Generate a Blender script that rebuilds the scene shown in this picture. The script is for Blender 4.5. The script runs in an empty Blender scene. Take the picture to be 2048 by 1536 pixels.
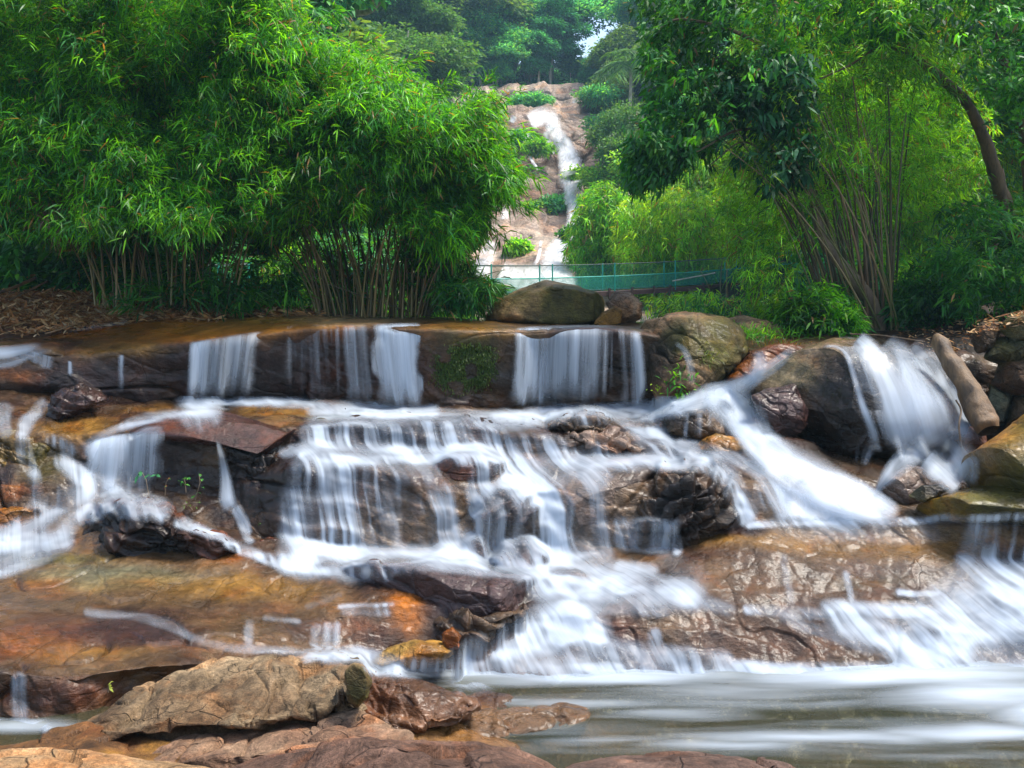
import bpy, math, random
import numpy as np
from mathutils import Vector
from mathutils.bvhtree import BVHTree

random.seed(11)
RG = np.random.default_rng(11)
F = 1774.0; CX = 1024.0; HY = 560.0; CZ = 4.0
scene = bpy.context.scene
COL = scene.collection
FT = np.float64


def P(px, py, D):
    return ((px - CX) / F * D, D, CZ - (py - HY) / F * D)


def PA(px, py, D):
    px, py, D = np.broadcast_arrays(np.asarray(px, FT), np.asarray(py, FT), np.asarray(D, FT))
    return np.stack([(px - CX) / F * D, D, CZ - (py - HY) / F * D], -1)


def proj(V):
    return CX + V[..., 0] / V[..., 1] * F, HY - (V[..., 2] - CZ) / V[..., 1] * F


# ------------------------------------------------------------------ noise
def _h(ix, iy, iz, seed):
    n = (ix.astype(np.uint32) * np.uint32(374761393)) ^ (iy.astype(np.uint32) * np.uint32(668265263)) ^ \
        (iz.astype(np.uint32) * np.uint32(2246822519)) ^ np.uint32((seed * 3266489917) & 0xffffffff)
    n = (n ^ (n >> np.uint32(13))) * np.uint32(1274126177)
    n = (n ^ (n >> np.uint32(15))) * np.uint32(2246822519)
    n = n ^ (n >> np.uint32(16))
    return n.astype(np.float32) / np.float32(2147483648.0) - np.float32(1)


def vnoise(p, seed=0):
    with np.errstate(over='ignore'):
        i = np.floor(p).astype(np.int64)
        f = (p - i).astype(np.float32)
        f = f * f * f * (f * (f * 6 - 15) + 10)
        x, y, z = i[..., 0], i[..., 1], i[..., 2]
        fx, fy, fz = f[..., 0], f[..., 1], f[..., 2]
        r = 0
        for dx in (0, 1):
            wx = fx if dx else 1 - fx
            for dy in (0, 1):
                wy = fy if dy else 1 - fy
                for dz in (0, 1):
                    wz = fz if dz else 1 - fz
                    r = r + wx * wy * wz * _h(x + dx, y + dy, z + dz, seed)
    return r


def fbm(p, octv=4, seed=0, gain=.5):
    a = 1.0; s = 0; t = 0
    for k in range(octv):
        s = s + a * vnoise(p * (2.03 ** k) + 17.3 * k, seed + k)
        t += a; a *= gain
    return s / t


def facet(p, seed=0):
    """broken-stone relief: every cell is its own tilted plane; returns offset and distance to the cell border"""
    i0 = np.floor(p - .5).astype(np.int64)
    d1 = np.full(p.shape[:-1], 1e9); d2 = d1.copy(); val = np.zeros(p.shape[:-1])
    with np.errstate(over='ignore'):
        for a in (0, 1):
            for b in (0, 1):
                for c in (0, 1):
                    x, y, z = i0[..., 0] + a, i0[..., 1] + b, i0[..., 2] + c
                    h = [_h(x, y, z, seed + k) for k in range(7)]
                    s = np.stack([x + .5 + .42 * h[0], y + .5 + .42 * h[1], z + .5 + .42 * h[2]], -1)
                    q = p - s; d = (q ** 2).sum(-1)
                    v = .45 * h[3] + q[..., 0] * h[4] + q[..., 1] * h[5] + q[..., 2] * h[6]
                    n = d < d1
                    d2 = np.where(n, d1, np.minimum(d2, d)); val = np.where(n, v, val); d1 = np.where(n, d, d1)
    return val, np.sqrt(d2) - np.sqrt(d1)


def sstep(a, b, x):
    t = np.clip((x - a) / (b - a), 0, 1)
    return t * t * (3 - 2 * t)


def gsm(A, s, axis):
    """gaussian smoothing along one axis with edge padding"""
    if s <= 0: return A
    r = int(3 * s + 1)
    k = np.exp(-.5 * (np.arange(-r, r + 1) / s) ** 2); k /= k.sum()
    A = np.moveaxis(A, axis, 0)
    pad = np.concatenate([np.repeat(A[:1], r, 0), A, np.repeat(A[-1:], r, 0)], 0)
    o = sum(k[i] * pad[i:i + len(A)] for i in range(2 * r + 1))
    return np.moveaxis(o, 0, axis)


# ------------------------------------------------------------------ object helpers
def tag(o, label=None, cat=None, group=None, kind=None):
    if label: o['label'] = label
    if cat: o['category'] = cat
    if group: o['group'] = group
    if kind: o['kind'] = kind
    return o


def empty(name, loc, label=None, cat=None, group=None):
    o = bpy.data.objects.new(name, None); COL.objects.link(o)
    o.location = loc; o.empty_display_size = .2
    return tag(o, label, cat, group)


ORIGIN = {}


def mk(name, V, Fc, mat, parent=None, col=None, uv=None, attrs=None, smooth=True, origin=None):
    """one mesh object from numpy arrays; V in world coordinates; Fc (m,3) or (m,4)"""
    V = np.asarray(V, FT).reshape(-1, 3)
    Fc = np.asarray(Fc, np.int64)
    if parent is not None:
        org = np.array(ORIGIN.get(parent.name, parent.matrix_world.translation if parent.parent is None else (0, 0, 0)), FT)
        org = np.array(abs_loc(parent), FT)
    elif origin is not None:
        org = np.array(origin, FT)
    else:
        org = np.array([V[:, 0].mean(), V[:, 1].mean(), V[:, 2].min()])
    me = bpy.data.meshes.new(name)
    L = V - org
    n, m, k = len(V), len(Fc), Fc.shape[1]
    me.vertices.add(n); me.vertices.foreach_set('co', L.astype(np.float32).ravel())
    me.loops.add(m * k); me.loops.foreach_set('vertex_index', Fc.ravel().astype(np.int32))
    me.polygons.add(m)
    me.polygons.foreach_set('loop_start', (np.arange(m) * k).astype(np.int32))
    me.polygons.foreach_set('loop_total', np.full(m, k, np.int32))
    me.polygons.foreach_set('use_smooth', np.full(m, smooth, bool))
    if col is not None:
        a = me.color_attributes.new('tint', 'FLOAT_COLOR', 'POINT')
        c = np.ones((n, 4), np.float32); c[:, :3] = np.asarray(col).reshape(-1, 3)
        a.data.foreach_set('color', c.ravel())
    if attrs:
        for an, av in attrs.items():
            a = me.attributes.new(an, 'FLOAT', 'POINT')
            a.data.foreach_set('value', np.asarray(av, np.float32).ravel())
    if uv is not None:
        u = me.uv_layers.new(name='flow')
        uvv = np.asarray(uv, np.float32).reshape(-1, 2)[Fc.ravel()]
        u.data.foreach_set('uv', uvv.ravel())
    me.update(calc_edges=True); me.validate()
    if mat: me.materials.append(mat)
    o = bpy.data.objects.new(name, me); COL.objects.link(o)
    if parent is not None:
        o.parent = parent
    else:
        o.location = org
    return o


def abs_loc(o):
    l = Vector(o.location)
    while o.parent:
        o = o.parent; l = l + Vector(o.location)
    return l


def gridf(r, c, wrap=False):
    i = np.arange(r - 1)[:, None]; cc = c if wrap else c - 1
    j = np.arange(cc)[None, :]; j1 = (j + 1) % c
    return np.stack(np.broadcast_arrays(i * c + j, (i + 1) * c + j, (i + 1) * c + j1, i * c + j1), -1).reshape(-1, 4)


class MB:
    def __init__(s): s.V = []; s.F = []; s.n = 0; s.C = []
    def add(s, V, Fc, col=None):
        V = np.asarray(V, FT).reshape(-1, 3); Fc = np.asarray(Fc)
        s.V.append(V); s.F.append(Fc + s.n); s.n += len(V)
        if col is not None: s.C.append(np.broadcast_to(np.asarray(col, FT), V.shape))
        return s
    def tube(s, pts, rad, n=8, col=None, wob=0):
        pts = np.asarray(pts, FT); m = len(pts)
        rad = np.broadcast_to(np.asarray(rad, FT), (m,))
        t = np.gradient(pts, axis=0); t /= np.linalg.norm(t, axis=1)[:, None] + 1e-9
        ref = np.array([0.3, 1, .1]) if abs(t[0][1]) < .8 else np.array([1, 0, .2])
        a = np.cross(t, ref); a /= np.linalg.norm(a, axis=1)[:, None]
        b = np.cross(t, a)
        th = np.linspace(0, 2 * np.pi, n, endpoint=False)
        V = pts[:, None] + rad[:, None, None] * (np.cos(th)[None, :, None] * a[:, None] + np.sin(th)[None, :, None] * b[:, None])
        if wob:
            V += wob * rad[:, None, None] * np.stack([fbm(V * 3 / max(rad.max(), .02) * .3, 2, k) for k in range(3)], -1)
        s.add(V, gridf(m, n, True), col)
        for ring, rev in ((0, 1), (m - 1, 0)):
            idx = np.arange(n) + (s.n - m * n) + ring * n
            c = pts[ring]
            s.V.append(c[None]); ci = s.n; s.n += 1
            j = np.roll(idx, -1)
            s.F.append(np.stack([idx, j, np.full(n, ci), np.full(n, ci)], -1) if rev else np.stack([j, idx, np.full(n, ci), np.full(n, ci)], -1))
            if col is not None: s.C.append(np.broadcast_to(np.asarray(col, FT), (1, 3)))
        return s
    def box(s, c, sz, rot=0, col=None):
        x, y, z = np.array(sz) / 2.
        V = np.array([[a, b, d] for a in (-x, x) for b in (-y, y) for d in (-z, z)])
        ca, sa = math.cos(rot), math.sin(rot)
        V = V @ np.array([[ca, sa, 0], [-sa, ca, 0], [0, 0, 1]]) + np.array(c)
        s.add(V, [[0, 1, 3, 2], [4, 6, 7, 5], [0, 4, 5, 1], [2, 3, 7, 6], [0, 2, 6, 4], [1, 5, 7, 3]], col)
        return s
    def build(s, name, mat, parent=None, smooth=True, **k):
        F = np.concatenate(s.F)
        o = mk(name, np.concatenate(s.V), F, mat, parent, col=np.concatenate(s.C) if s.C else None, smooth=smooth, **k)
        return o


# ------------------------------------------------------------------ materials
def newmat(name):
    m = bpy.data.materials.new(name); m.use_nodes = True
    nt = m.node_tree; nt.nodes.clear()
    return m, nt, nt.nodes, nt.links


def N(nt, t, **k):
    n = nt.nodes.new(t)
    for a, b in k.items():
        if a in ('operation', 'blend_type', 'data_type', 'attribute_name', 'attribute_type', 'uv_map', 'feature', 'noise_dimensions', 'distance', 'clamp', 'use_clamp', 'interpolation_type', 'noise_type', 'normalize', 'musgrave_dimensions'):
            setattr(n, a, b)
        else:
            n.inputs[a.replace('_', ' ')].default_value = b
    return n


def mathn(nt, op, a, b=None, c=None, clamp=False):
    n = nt.nodes.new('ShaderNodeMath'); n.operation = op; n.use_clamp = clamp
    for i, v in enumerate((a, b, c)):
        if v is None: continue
        if isinstance(v, (int, float)): n.inputs[i].default_value = v
        else: nt.links.new(v, n.inputs[i])
    return n.outputs[0]


def mixc(nt, f, a, b, bt='MIX'):
    n = nt.nodes.new('ShaderNodeMix'); n.data_type = 'RGBA'; n.blend_type = bt
    for i, v in ((0, f), (6, a), (7, b)):
        if isinstance(v, (int, float)): n.inputs[i].default_value = v
        elif isinstance(v, tuple): n.inputs[i].default_value = (*v, 1)
        else: nt.links.new(v, n.inputs[i])
    return n.outputs[2]


def ramp(nt, src, pts):
    n = nt.nodes.new('ShaderNodeValToRGB'); e = n.color_ramp.elements
    while len(e) < len(pts): e.new(.5)
    for i, (p, c) in enumerate(pts):
        e[i].position = p
        e[i].color = (c, c, c, 1) if isinstance(c, (int, float)) else (*c, 1)
    nt.links.new(src, n.inputs[0])
    return n.outputs[0]


def noise(nt, vec, scale, detail=4, rough=.55, dist=0):
    n = nt.nodes.new('ShaderNodeTexNoise')
    n.inputs['Scale'].default_value = scale; n.inputs['Detail'].default_value = detail
    n.inputs['Roughness'].default_value = rough; n.inputs['Distortion'].default_value = dist
    nt.links.new(vec, n.inputs['Vector'])
    return n.outputs[0]


def mapv(nt, vec, sc=(1, 1, 1), rot=(0, 0, 0)):
    n = nt.nodes.new('ShaderNodeMapping')
    n.inputs['Scale'].default_value = sc; n.inputs['Rotation'].default_value = rot
    nt.links.new(vec, n.inputs['Vector'])
    return n.outputs[0]


def rock_mat(name, scale=1.0, grain=.5, bump=.5, crack=.35, far=False):
    m, nt, nd, ln = newmat(name)
    pos = nd.new('ShaderNodeNewGeometry').outputs['Position']
    tint = nd.new('ShaderNodeAttribute'); tint.attribute_name = 'tint'
    wet = nd.new('ShaderNodeAttribute'); wet.attribute_name = 'wet'
    a = noise(nt, pos, 3.2 * scale, 8, .62, .4)
    b = noise(nt, mapv(nt, pos, (1, 1, 3.2), (0, .35, 0)), 7 * scale, 6, .65, .8)
    g = noise(nt, pos, 60 * scale, 3, .8)
    v = mathn(nt, 'MULTIPLY_ADD', a, 2.4, -.25, clamp=False)
    v2 = mathn(nt, 'MULTIPLY_ADD', b, 1.1, .45)
    vv = mathn(nt, 'MULTIPLY', v, v2)
    vv = mathn(nt, 'MULTIPLY', vv, mathn(nt, 'MULTIPLY_ADD', noise(nt, pos, 17 * scale, 9, .72, .3), 2.2, -.1))
    gr = mathn(nt, 'MULTIPLY_ADD', g, grain * 2, 1 - grain)
    vv = mathn(nt, 'MULTIPLY', vv, gr)
    # cracks
    cw = mixc(nt, .12, pos, noise_col(nt, pos, 1.7 * scale))
    vo = nd.new('ShaderNodeTexVoronoi'); vo.feature = 'DISTANCE_TO_EDGE'
    vo.inputs['Scale'].default_value = 1.5 * scale
    ln.new(mapv(nt, cw, (1, 1, 2.2), (0, -.5, .3)), vo.inputs['Vector'])
    msk = ramp(nt, noise(nt, pos, 1.1 * scale, 2), [(.46, 0.), (.6, 1.)])
    cr = ramp(nt, vo.outputs[0], [(0., 0.), (.012, 1.)])
    crk = mathn(nt, 'SUBTRACT', 1, mathn(nt, 'MULTIPLY', mathn(nt, 'SUBTRACT', 1, cr), mathn(nt, 'MULTIPLY', msk, crack * 2, clamp=True)))
    vv = mathn(nt, 'MULTIPLY', vv, crk)
    comb = nd.new('ShaderNodeCombineColor')
    for i in range(3): ln.new(vv, comb.inputs[i])
    colr = mixc(nt, 1., tint.outputs['Color'], comb.outputs[0], 'MULTIPLY')
    # hue shift blotches: iron stain and pale lichen
    st = ramp(nt, noise(nt, pos, 2.1 * scale, 5, .6, .6), [(.52, 0.), (.68, 1.)])
    colr = mixc(nt, mathn(nt, 'MULTIPLY', st, .45), colr, mixc(nt, 1., colr, (1.7, 1.0, .45), 'MULTIPLY'))
    li = ramp(nt, noise(nt, pos, 23 * scale, 4, .7), [(.62, 0.), (.72, 1.)])
    colr = mixc(nt, mathn(nt, 'MULTIPLY', li, .3), colr, mixc(nt, 1., colr, (1.9, 1.8, 1.6), 'MULTIPLY'))
    bs = nd.new('ShaderNodeBsdfPrincipled')
    ln.new(colr, bs.inputs['Base Color'])
    rr = mathn(nt, 'SUBTRACT', .85, mathn(nt, 'MULTIPLY', wet.outputs['Fac'], mathn(nt, 'MULTIPLY_ADD', b, -.6, 1.0)), clamp=True)
    ln.new(rr, bs.inputs['Roughness'])
    h = mathn(nt, 'ADD', mathn(nt, 'MULTIPLY', a, .6), mathn(nt, 'MULTIPLY', b, .5))
    h = mathn(nt, 'ADD', h, mathn(nt, 'MULTIPLY', noise(nt, pos, 30 * scale, 5, .75), .3))
    h = mathn(nt, 'MULTIPLY', h, mathn(nt, 'MULTIPLY_ADD', crk, .5, .5))
    bp = nd.new('ShaderNodeBump'); bp.inputs['Strength'].default_value = bump
    bp.inputs['Distance'].default_value = .12 / scale
    ln.new(h, bp.inputs['Height']); ln.new(bp.outputs[0], bs.inputs['Normal'])
    # the film of water over wet stone
    b2 = nd.new('ShaderNodeBump'); b2.inputs['Strength'].default_value = bump * .25; b2.inputs['Distance'].default_value = .1 / scale
    ln.new(h, b2.inputs['Height']); ln.new(b2.outputs[0], bs.inputs['Coat Normal'])
    ln.new(mathn(nt, 'MULTIPLY', wet.outputs['Fac'], .5, clamp=True), bs.inputs['Coat Weight']); bs.inputs['Coat Roughness'].default_value = .17
    bs.inputs['Coat IOR'].default_value = 1.36
    bs.inputs['Specular IOR Level'].default_value = .22
    out = nd.new('ShaderNodeOutputMaterial'); ln.new(bs.outputs[0], out.inputs[0])
    return m


def noise_col(nt, vec, scale):
    n = nt.nodes.new('ShaderNodeTexNoise'); n.inputs['Scale'].default_value = scale
    n.inputs['Detail'].default_value = 4
    nt.links.new(vec, n.inputs['Vector'])
    return n.outputs['Color']


def leaf_mat(name, trans=.4, rough=.5, tcol=(1.5, 1.35, .55)):
    m, nt, nd, ln = newmat(name)
    tint = nd.new('ShaderNodeAttribute'); tint.attribute_name = 'tint'
    bs = nd.new('ShaderNodeBsdfPrincipled'); bs.inputs['Roughness'].default_value = rough
    bs.inputs['Specular IOR Level'].default_value = .35
    ln.new(tint.outputs['Color'], bs.inputs['Base Color'])
    tr = nd.new('ShaderNodeBsdfTranslucent')
    ln.new(mixc(nt, 1., tint.outputs['Color'], tcol, 'MULTIPLY'), tr.inputs['Color'])
    mx = nd.new('ShaderNodeMixShader'); mx.inputs[0].default_value = trans
    ln.new(bs.outputs[0], mx.inputs[1]); ln.new(tr.outputs[0], mx.inputs[2])
    out = nd.new('ShaderNodeOutputMaterial'); ln.new(mx.outputs[0], out.inputs[0])
    return m


def bark_mat(name, col, col2, scale=6, rough=.85):
    m, nt, nd, ln = newmat(name)
    pos = nd.new('ShaderNodeNewGeometry').outputs['Position']
    a = noise(nt, mapv(nt, pos, (1, 1, .35)), scale, 6, .65, .5)
    c = mixc(nt, ramp(nt, a, [(.35, 0.), (.65, 1.)]), col, col2)
    bs = nd.new('ShaderNodeBsdfPrincipled'); bs.inputs['Roughness'].default_value = rough
    ln.new(c, bs.inputs['Base Color'])
    bp = nd.new('ShaderNodeBump'); bp.inputs['Strength'].default_value = .6; bp.inputs['Distance'].default_value = .02
    ln.new(noise(nt, mapv(nt, pos, (1, 1, .2)), scale * 6, 4, .7), bp.inputs['Height']); ln.new(bp.outputs[0], bs.inputs['Normal'])
    out = nd.new('ShaderNodeOutputMaterial'); ln.new(bs.outputs[0], out.inputs[0])
    return m


def plain_mat(name, col, rough=.6, metal=0, alpha=None, attr=False):
    m, nt, nd, ln = newmat(name)
    pos = nd.new('ShaderNodeNewGeometry').outputs['Position']
    n = noise(nt, pos, 5, 5, .6)
    bs = nd.new('ShaderNodeBsdfPrincipled'); bs.inputs['Roughness'].default_value = rough
    bs.inputs['Metallic'].default_value = metal
    if attr:
        t = nd.new('ShaderNodeAttribute'); t.attribute_name = 'tint'
        base = t.outputs['Color']
    else:
        base = col
    c = mixc(nt, 1., base, ramp(nt, n, [(.3, .72), (.7, 1.25)]), 'MULTIPLY')
    ln.new(c, bs.inputs['Base Color'])
    o = bs.outputs[0]
    if alpha is not None:
        tr = nd.new('ShaderNodeBsdfTransparent')
        mx = nd.new('ShaderNodeMixShader'); mx.inputs[0].default_value = alpha
        ln.new(tr.outputs[0], mx.inputs[1]); ln.new(o, mx.inputs[2]); o = mx.outputs[0]
    out = nd.new('ShaderNodeOutputMaterial'); ln.new(o, out.inputs[0])
    return m


def water_mat(name, fu=14., fv=.5, amp=1., col=(.58, .66, .76), gain=.9, bias=-.10, maxa=.95):
    """aerated falling water: white scattering, transparent between the strands; strands run along the flow (uv v)"""
    m, nt, nd, ln = newmat(name)
    uv = nd.new('ShaderNodeUVMap'); uv.uv_map = 'flow'
    de = nd.new('ShaderNodeAttribute'); de.attribute_name = 'dens'
    ed = nd.new('ShaderNodeAttribute'); ed.attribute_name = 'edge'
    n1 = noise(nt, mapv(nt, uv.outputs[0], (fu, fv, 1)), 1, 3, .6, .15)
    n2 = noise(nt, mapv(nt, uv.outputs[0], (fu * .28, fv * .5, 1)), 1, 2, .5, .3)
    n = mathn(nt, 'ADD', mathn(nt, 'MULTIPLY', n1, .5), mathn(nt, 'MULTIPLY', n2, .5))
    n = mathn(nt, 'MULTIPLY', mathn(nt, 'SUBTRACT', n, .5), 3.4 * amp)
    a = mathn(nt, 'ADD', mathn(nt, 'MULTIPLY_ADD', de.outputs['Fac'], gain, bias), n, clamp=True)
    a = mathn(nt, 'SMOOTH_MIN', a, 1.0, .2)
    a = mathn(nt, 'MULTIPLY', mathn(nt, 'MULTIPLY', a, ed.outputs['Fac']), maxa, clamp=True)
    df = nd.new('ShaderNodeBsdfDiffuse'); df.inputs[0].default_value = (*col, 1)
    tl = nd.new('ShaderNodeBsdfTranslucent'); tl.inputs[0].default_value = (*col, 1)
    gl = nd.new('ShaderNodeBsdfGlossy'); gl.inputs['Roughness'].default_value = .45
    m1 = nd.new('ShaderNodeMixShader'); m1.inputs[0].default_value = .35
    ln.new(df.outputs[0], m1.inputs[1]); ln.new(tl.outputs[0], m1.inputs[2])
    m2 = nd.new('ShaderNodeMixShader'); m2.inputs[0].default_value = .06
    ln.new(m1.outputs[0], m2.inputs[1]); ln.new(gl.outputs[0], m2.inputs[2])
    tr = nd.new('ShaderNodeBsdfTransparent')
    mx = nd.new('ShaderNodeMixShader')
    ln.new(a, mx.inputs[0]); ln.new(tr.outputs[0], mx.inputs[1]); ln.new(m2.outputs[0], mx.inputs[2])
    out = nd.new('ShaderNodeOutputMaterial'); ln.new(mx.outputs[0], out.inputs[0])
    return m


M = {}
M['rock'] = rock_mat('wet_bedrock', 1.0, .4, .5, .2)
M['rock_dry'] = rock_mat('dry_granite', 1.3, 1.0, .8, .4)
M['rock_far'] = rock_mat('cliff_rock', .22, .2, .9, .3)
M['leaf'] = leaf_mat('bamboo_leaf', .5, .4, (1.9, 1.5, .45))
M['leaf_broad'] = leaf_mat('broad_leaf', .35, .5)
M['leaf_far'] = leaf_mat('forest_leaf', .45, .6)
M['leaf_dead'] = leaf_mat('dead_leaf', .15, .8, (1.2, 1, .7))
M['culm'] = plain_mat('bamboo_culm', (.15, .13, .05), .5, attr=True)
M['bark'] = bark_mat('tree_bark', (.10, .07, .045), (.24, .17, .11))
M['bark_pale'] = bark_mat('pale_bark', (.30, .25, .19), (.55, .48, .40))
M['wood'] = bark_mat('weathered_wood', (.045, .026, .012), (.17, .095, .038), 7, .6)
M['fall'] = water_mat('falling_water', 11, .3, .85)
M['film'] = water_mat('silky_water', 7, .5, .6)
M['foam'] = water_mat('white_water', 10, .35, .75)
M['farfall'] = water_mat('distant_water', 1.3, .10, 1.0, col=(.95, .96, .98), gain=2.1)
M['teal'] = plain_mat('green_painted_steel', (.02, .36, .27), .5)
M['net'] = plain_mat('green_netting', (.02, .34, .26), .7, alpha=.34)
M['net2'] = plain_mat('thin_green_netting', (.03, .28, .2), .7, alpha=.10)
M['deck'] = plain_mat('dark_deck_timber', (.085, .05, .045), .8)
M['cable'] = plain_mat('steel_cable', (.05, .07, .06), .6)
# ------------------------------------------------------------------ rocks
OR = (.33, .13, .022); OC = (.36, .21, .05); OL = (.135, .12, .028); GB = (.17, .115, .07)
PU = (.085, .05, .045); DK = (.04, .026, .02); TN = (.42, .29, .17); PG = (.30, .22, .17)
RB = (.17, .07, .035); GG = (.22, .22, .15); MO = (.035, .05, .012)
# colour patches of the bare rock (iron stain, algae, mineral; dark ones on upright faces paint in shade and wetness): px, py, rx, ry, colour, strength
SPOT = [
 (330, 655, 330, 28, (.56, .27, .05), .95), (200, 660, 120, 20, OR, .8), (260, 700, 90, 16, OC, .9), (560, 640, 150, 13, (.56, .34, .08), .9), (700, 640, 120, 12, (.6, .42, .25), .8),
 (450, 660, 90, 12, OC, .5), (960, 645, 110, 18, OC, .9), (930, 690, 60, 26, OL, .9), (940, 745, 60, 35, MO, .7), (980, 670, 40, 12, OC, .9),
 (240, 755, 120, 42, PU, .9), (620, 748, 290, 60, PU, .9), (450, 755, 90, 45, DK, .7), (660, 755, 200, 50, DK, .45), (700, 770, 120, 50, RB, .35), (860, 740, 40, 60, RB, .5),  # purple and dark entries put the ledge face's shade into its wet stone colour
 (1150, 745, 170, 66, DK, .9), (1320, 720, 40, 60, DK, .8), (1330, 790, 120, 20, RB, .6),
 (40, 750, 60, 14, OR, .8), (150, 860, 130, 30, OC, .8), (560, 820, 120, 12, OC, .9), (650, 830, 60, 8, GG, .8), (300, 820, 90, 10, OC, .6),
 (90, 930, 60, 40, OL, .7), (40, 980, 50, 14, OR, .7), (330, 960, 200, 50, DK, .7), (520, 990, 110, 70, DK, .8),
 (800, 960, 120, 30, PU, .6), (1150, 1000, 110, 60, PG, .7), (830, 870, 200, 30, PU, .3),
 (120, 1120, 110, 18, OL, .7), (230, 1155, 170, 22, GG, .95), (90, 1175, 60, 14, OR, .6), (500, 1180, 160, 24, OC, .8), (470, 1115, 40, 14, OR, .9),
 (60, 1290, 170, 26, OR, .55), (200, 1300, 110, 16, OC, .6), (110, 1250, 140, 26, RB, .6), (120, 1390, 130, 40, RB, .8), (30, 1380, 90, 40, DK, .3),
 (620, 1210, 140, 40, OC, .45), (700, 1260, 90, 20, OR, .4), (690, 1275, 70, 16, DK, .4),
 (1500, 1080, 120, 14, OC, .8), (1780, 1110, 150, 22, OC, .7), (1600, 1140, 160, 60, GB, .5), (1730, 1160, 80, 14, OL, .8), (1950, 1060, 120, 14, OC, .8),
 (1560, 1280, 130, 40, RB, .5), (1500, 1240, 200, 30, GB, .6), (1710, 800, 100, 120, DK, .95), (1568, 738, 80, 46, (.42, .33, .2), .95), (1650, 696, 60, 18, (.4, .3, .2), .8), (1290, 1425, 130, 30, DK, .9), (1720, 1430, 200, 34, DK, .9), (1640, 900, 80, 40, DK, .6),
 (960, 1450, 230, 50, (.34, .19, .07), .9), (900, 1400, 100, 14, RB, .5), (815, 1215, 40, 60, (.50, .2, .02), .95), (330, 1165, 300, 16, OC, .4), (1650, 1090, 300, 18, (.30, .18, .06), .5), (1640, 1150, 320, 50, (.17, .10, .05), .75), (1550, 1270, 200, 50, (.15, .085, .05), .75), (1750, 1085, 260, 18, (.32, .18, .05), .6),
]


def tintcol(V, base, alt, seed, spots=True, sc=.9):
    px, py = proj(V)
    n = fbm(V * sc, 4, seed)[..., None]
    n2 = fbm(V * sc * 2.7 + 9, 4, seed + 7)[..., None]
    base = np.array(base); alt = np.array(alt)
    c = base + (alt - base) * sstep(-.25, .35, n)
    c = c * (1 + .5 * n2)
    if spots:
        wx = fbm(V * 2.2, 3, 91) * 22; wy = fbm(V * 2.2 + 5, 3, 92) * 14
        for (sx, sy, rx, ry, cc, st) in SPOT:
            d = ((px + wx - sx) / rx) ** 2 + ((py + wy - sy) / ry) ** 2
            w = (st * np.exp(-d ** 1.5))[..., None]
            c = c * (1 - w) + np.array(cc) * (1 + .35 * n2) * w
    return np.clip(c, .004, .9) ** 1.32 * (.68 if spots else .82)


def crackdisp(V, amp, sc, seed, bed=(.25, .1, 1.), layers=0., ang=.6):
    """rounded lumps, thin cracks and (layers>0) broken bedding steps; metres"""
    q = V * sc
    d = amp * fbm(q, 6, seed, .5)
    d = d + amp * .25 * (.5 - np.abs(fbm(q * 2.1 + 4, 3, seed + 60))) * 1.2
    st = np.array([.55, .55, 1.7])
    w = fbm(q * .7, 2, seed + 31)
    cn = vnoise(q * st * 1.1 + w[..., None] * .8, seed + 3)
    d = d - amp * .75 * np.exp(-(np.abs(cn) / .035) ** 1.0) * sstep(-.1, .35, vnoise(q * .6, seed + 5))
    if ang > 0:
        wq = q + .22 * np.stack([fbm(q * 1.3, 3, seed + 70 + k) for k in range(3)], -1)
        rot = wq @ np.array([[.87, 0, .5], [.1, .98, -.17], [-.48, .2, .85]])
        fv, fe = facet(rot * np.array([.8, .9, 1.7]), seed + 90)
        d = d + amp * ang * (1.0 * fv - .55 * np.exp(-fe / .05))
        fv, fe = facet(rot * np.array([2.1, 2.2, 4.2]), seed + 95)
        d = d + amp * ang * (.42 * fv - .22 * np.exp(-fe / .06))
    if layers > 0:
        b = np.array(bed) / np.linalg.norm(bed)
        h = (V @ b) * sc * 3.3 + fbm(q * .8, 3, seed + 8) * 1.1
        fr = h - np.floor(h)
        d = d + amp * layers * (sstep(0, .75, fr) - sstep(.78, 1., fr) - .5)
        h2 = (V @ np.array([.8, .25, -.55])) * sc * 2.1 + fbm(q * .9 + 3, 3, seed + 12) * .9
        fr = h2 - np.floor(h2)
        d = d + amp * layers * .7 * (sstep(0, .8, fr) - sstep(.86, 1., fr) - .5)
    return d


ROCKS = []      # (V, F) for draping water


def line(pts, t):
    p = np.array(pts, FT)
    s = (p[:, 0] - p[0, 0]) / (p[-1, 0] - p[0, 0])
    return np.stack([np.interp(t, s, p[:, k]) for k in range(3)], -1)


def normals(V):
    a = np.gradient(V, axis=1); b = np.gradient(V, axis=0)
    n = np.cross(b, a); n /= np.linalg.norm(n, axis=-1)[..., None] + 1e-12
    return n


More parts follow.
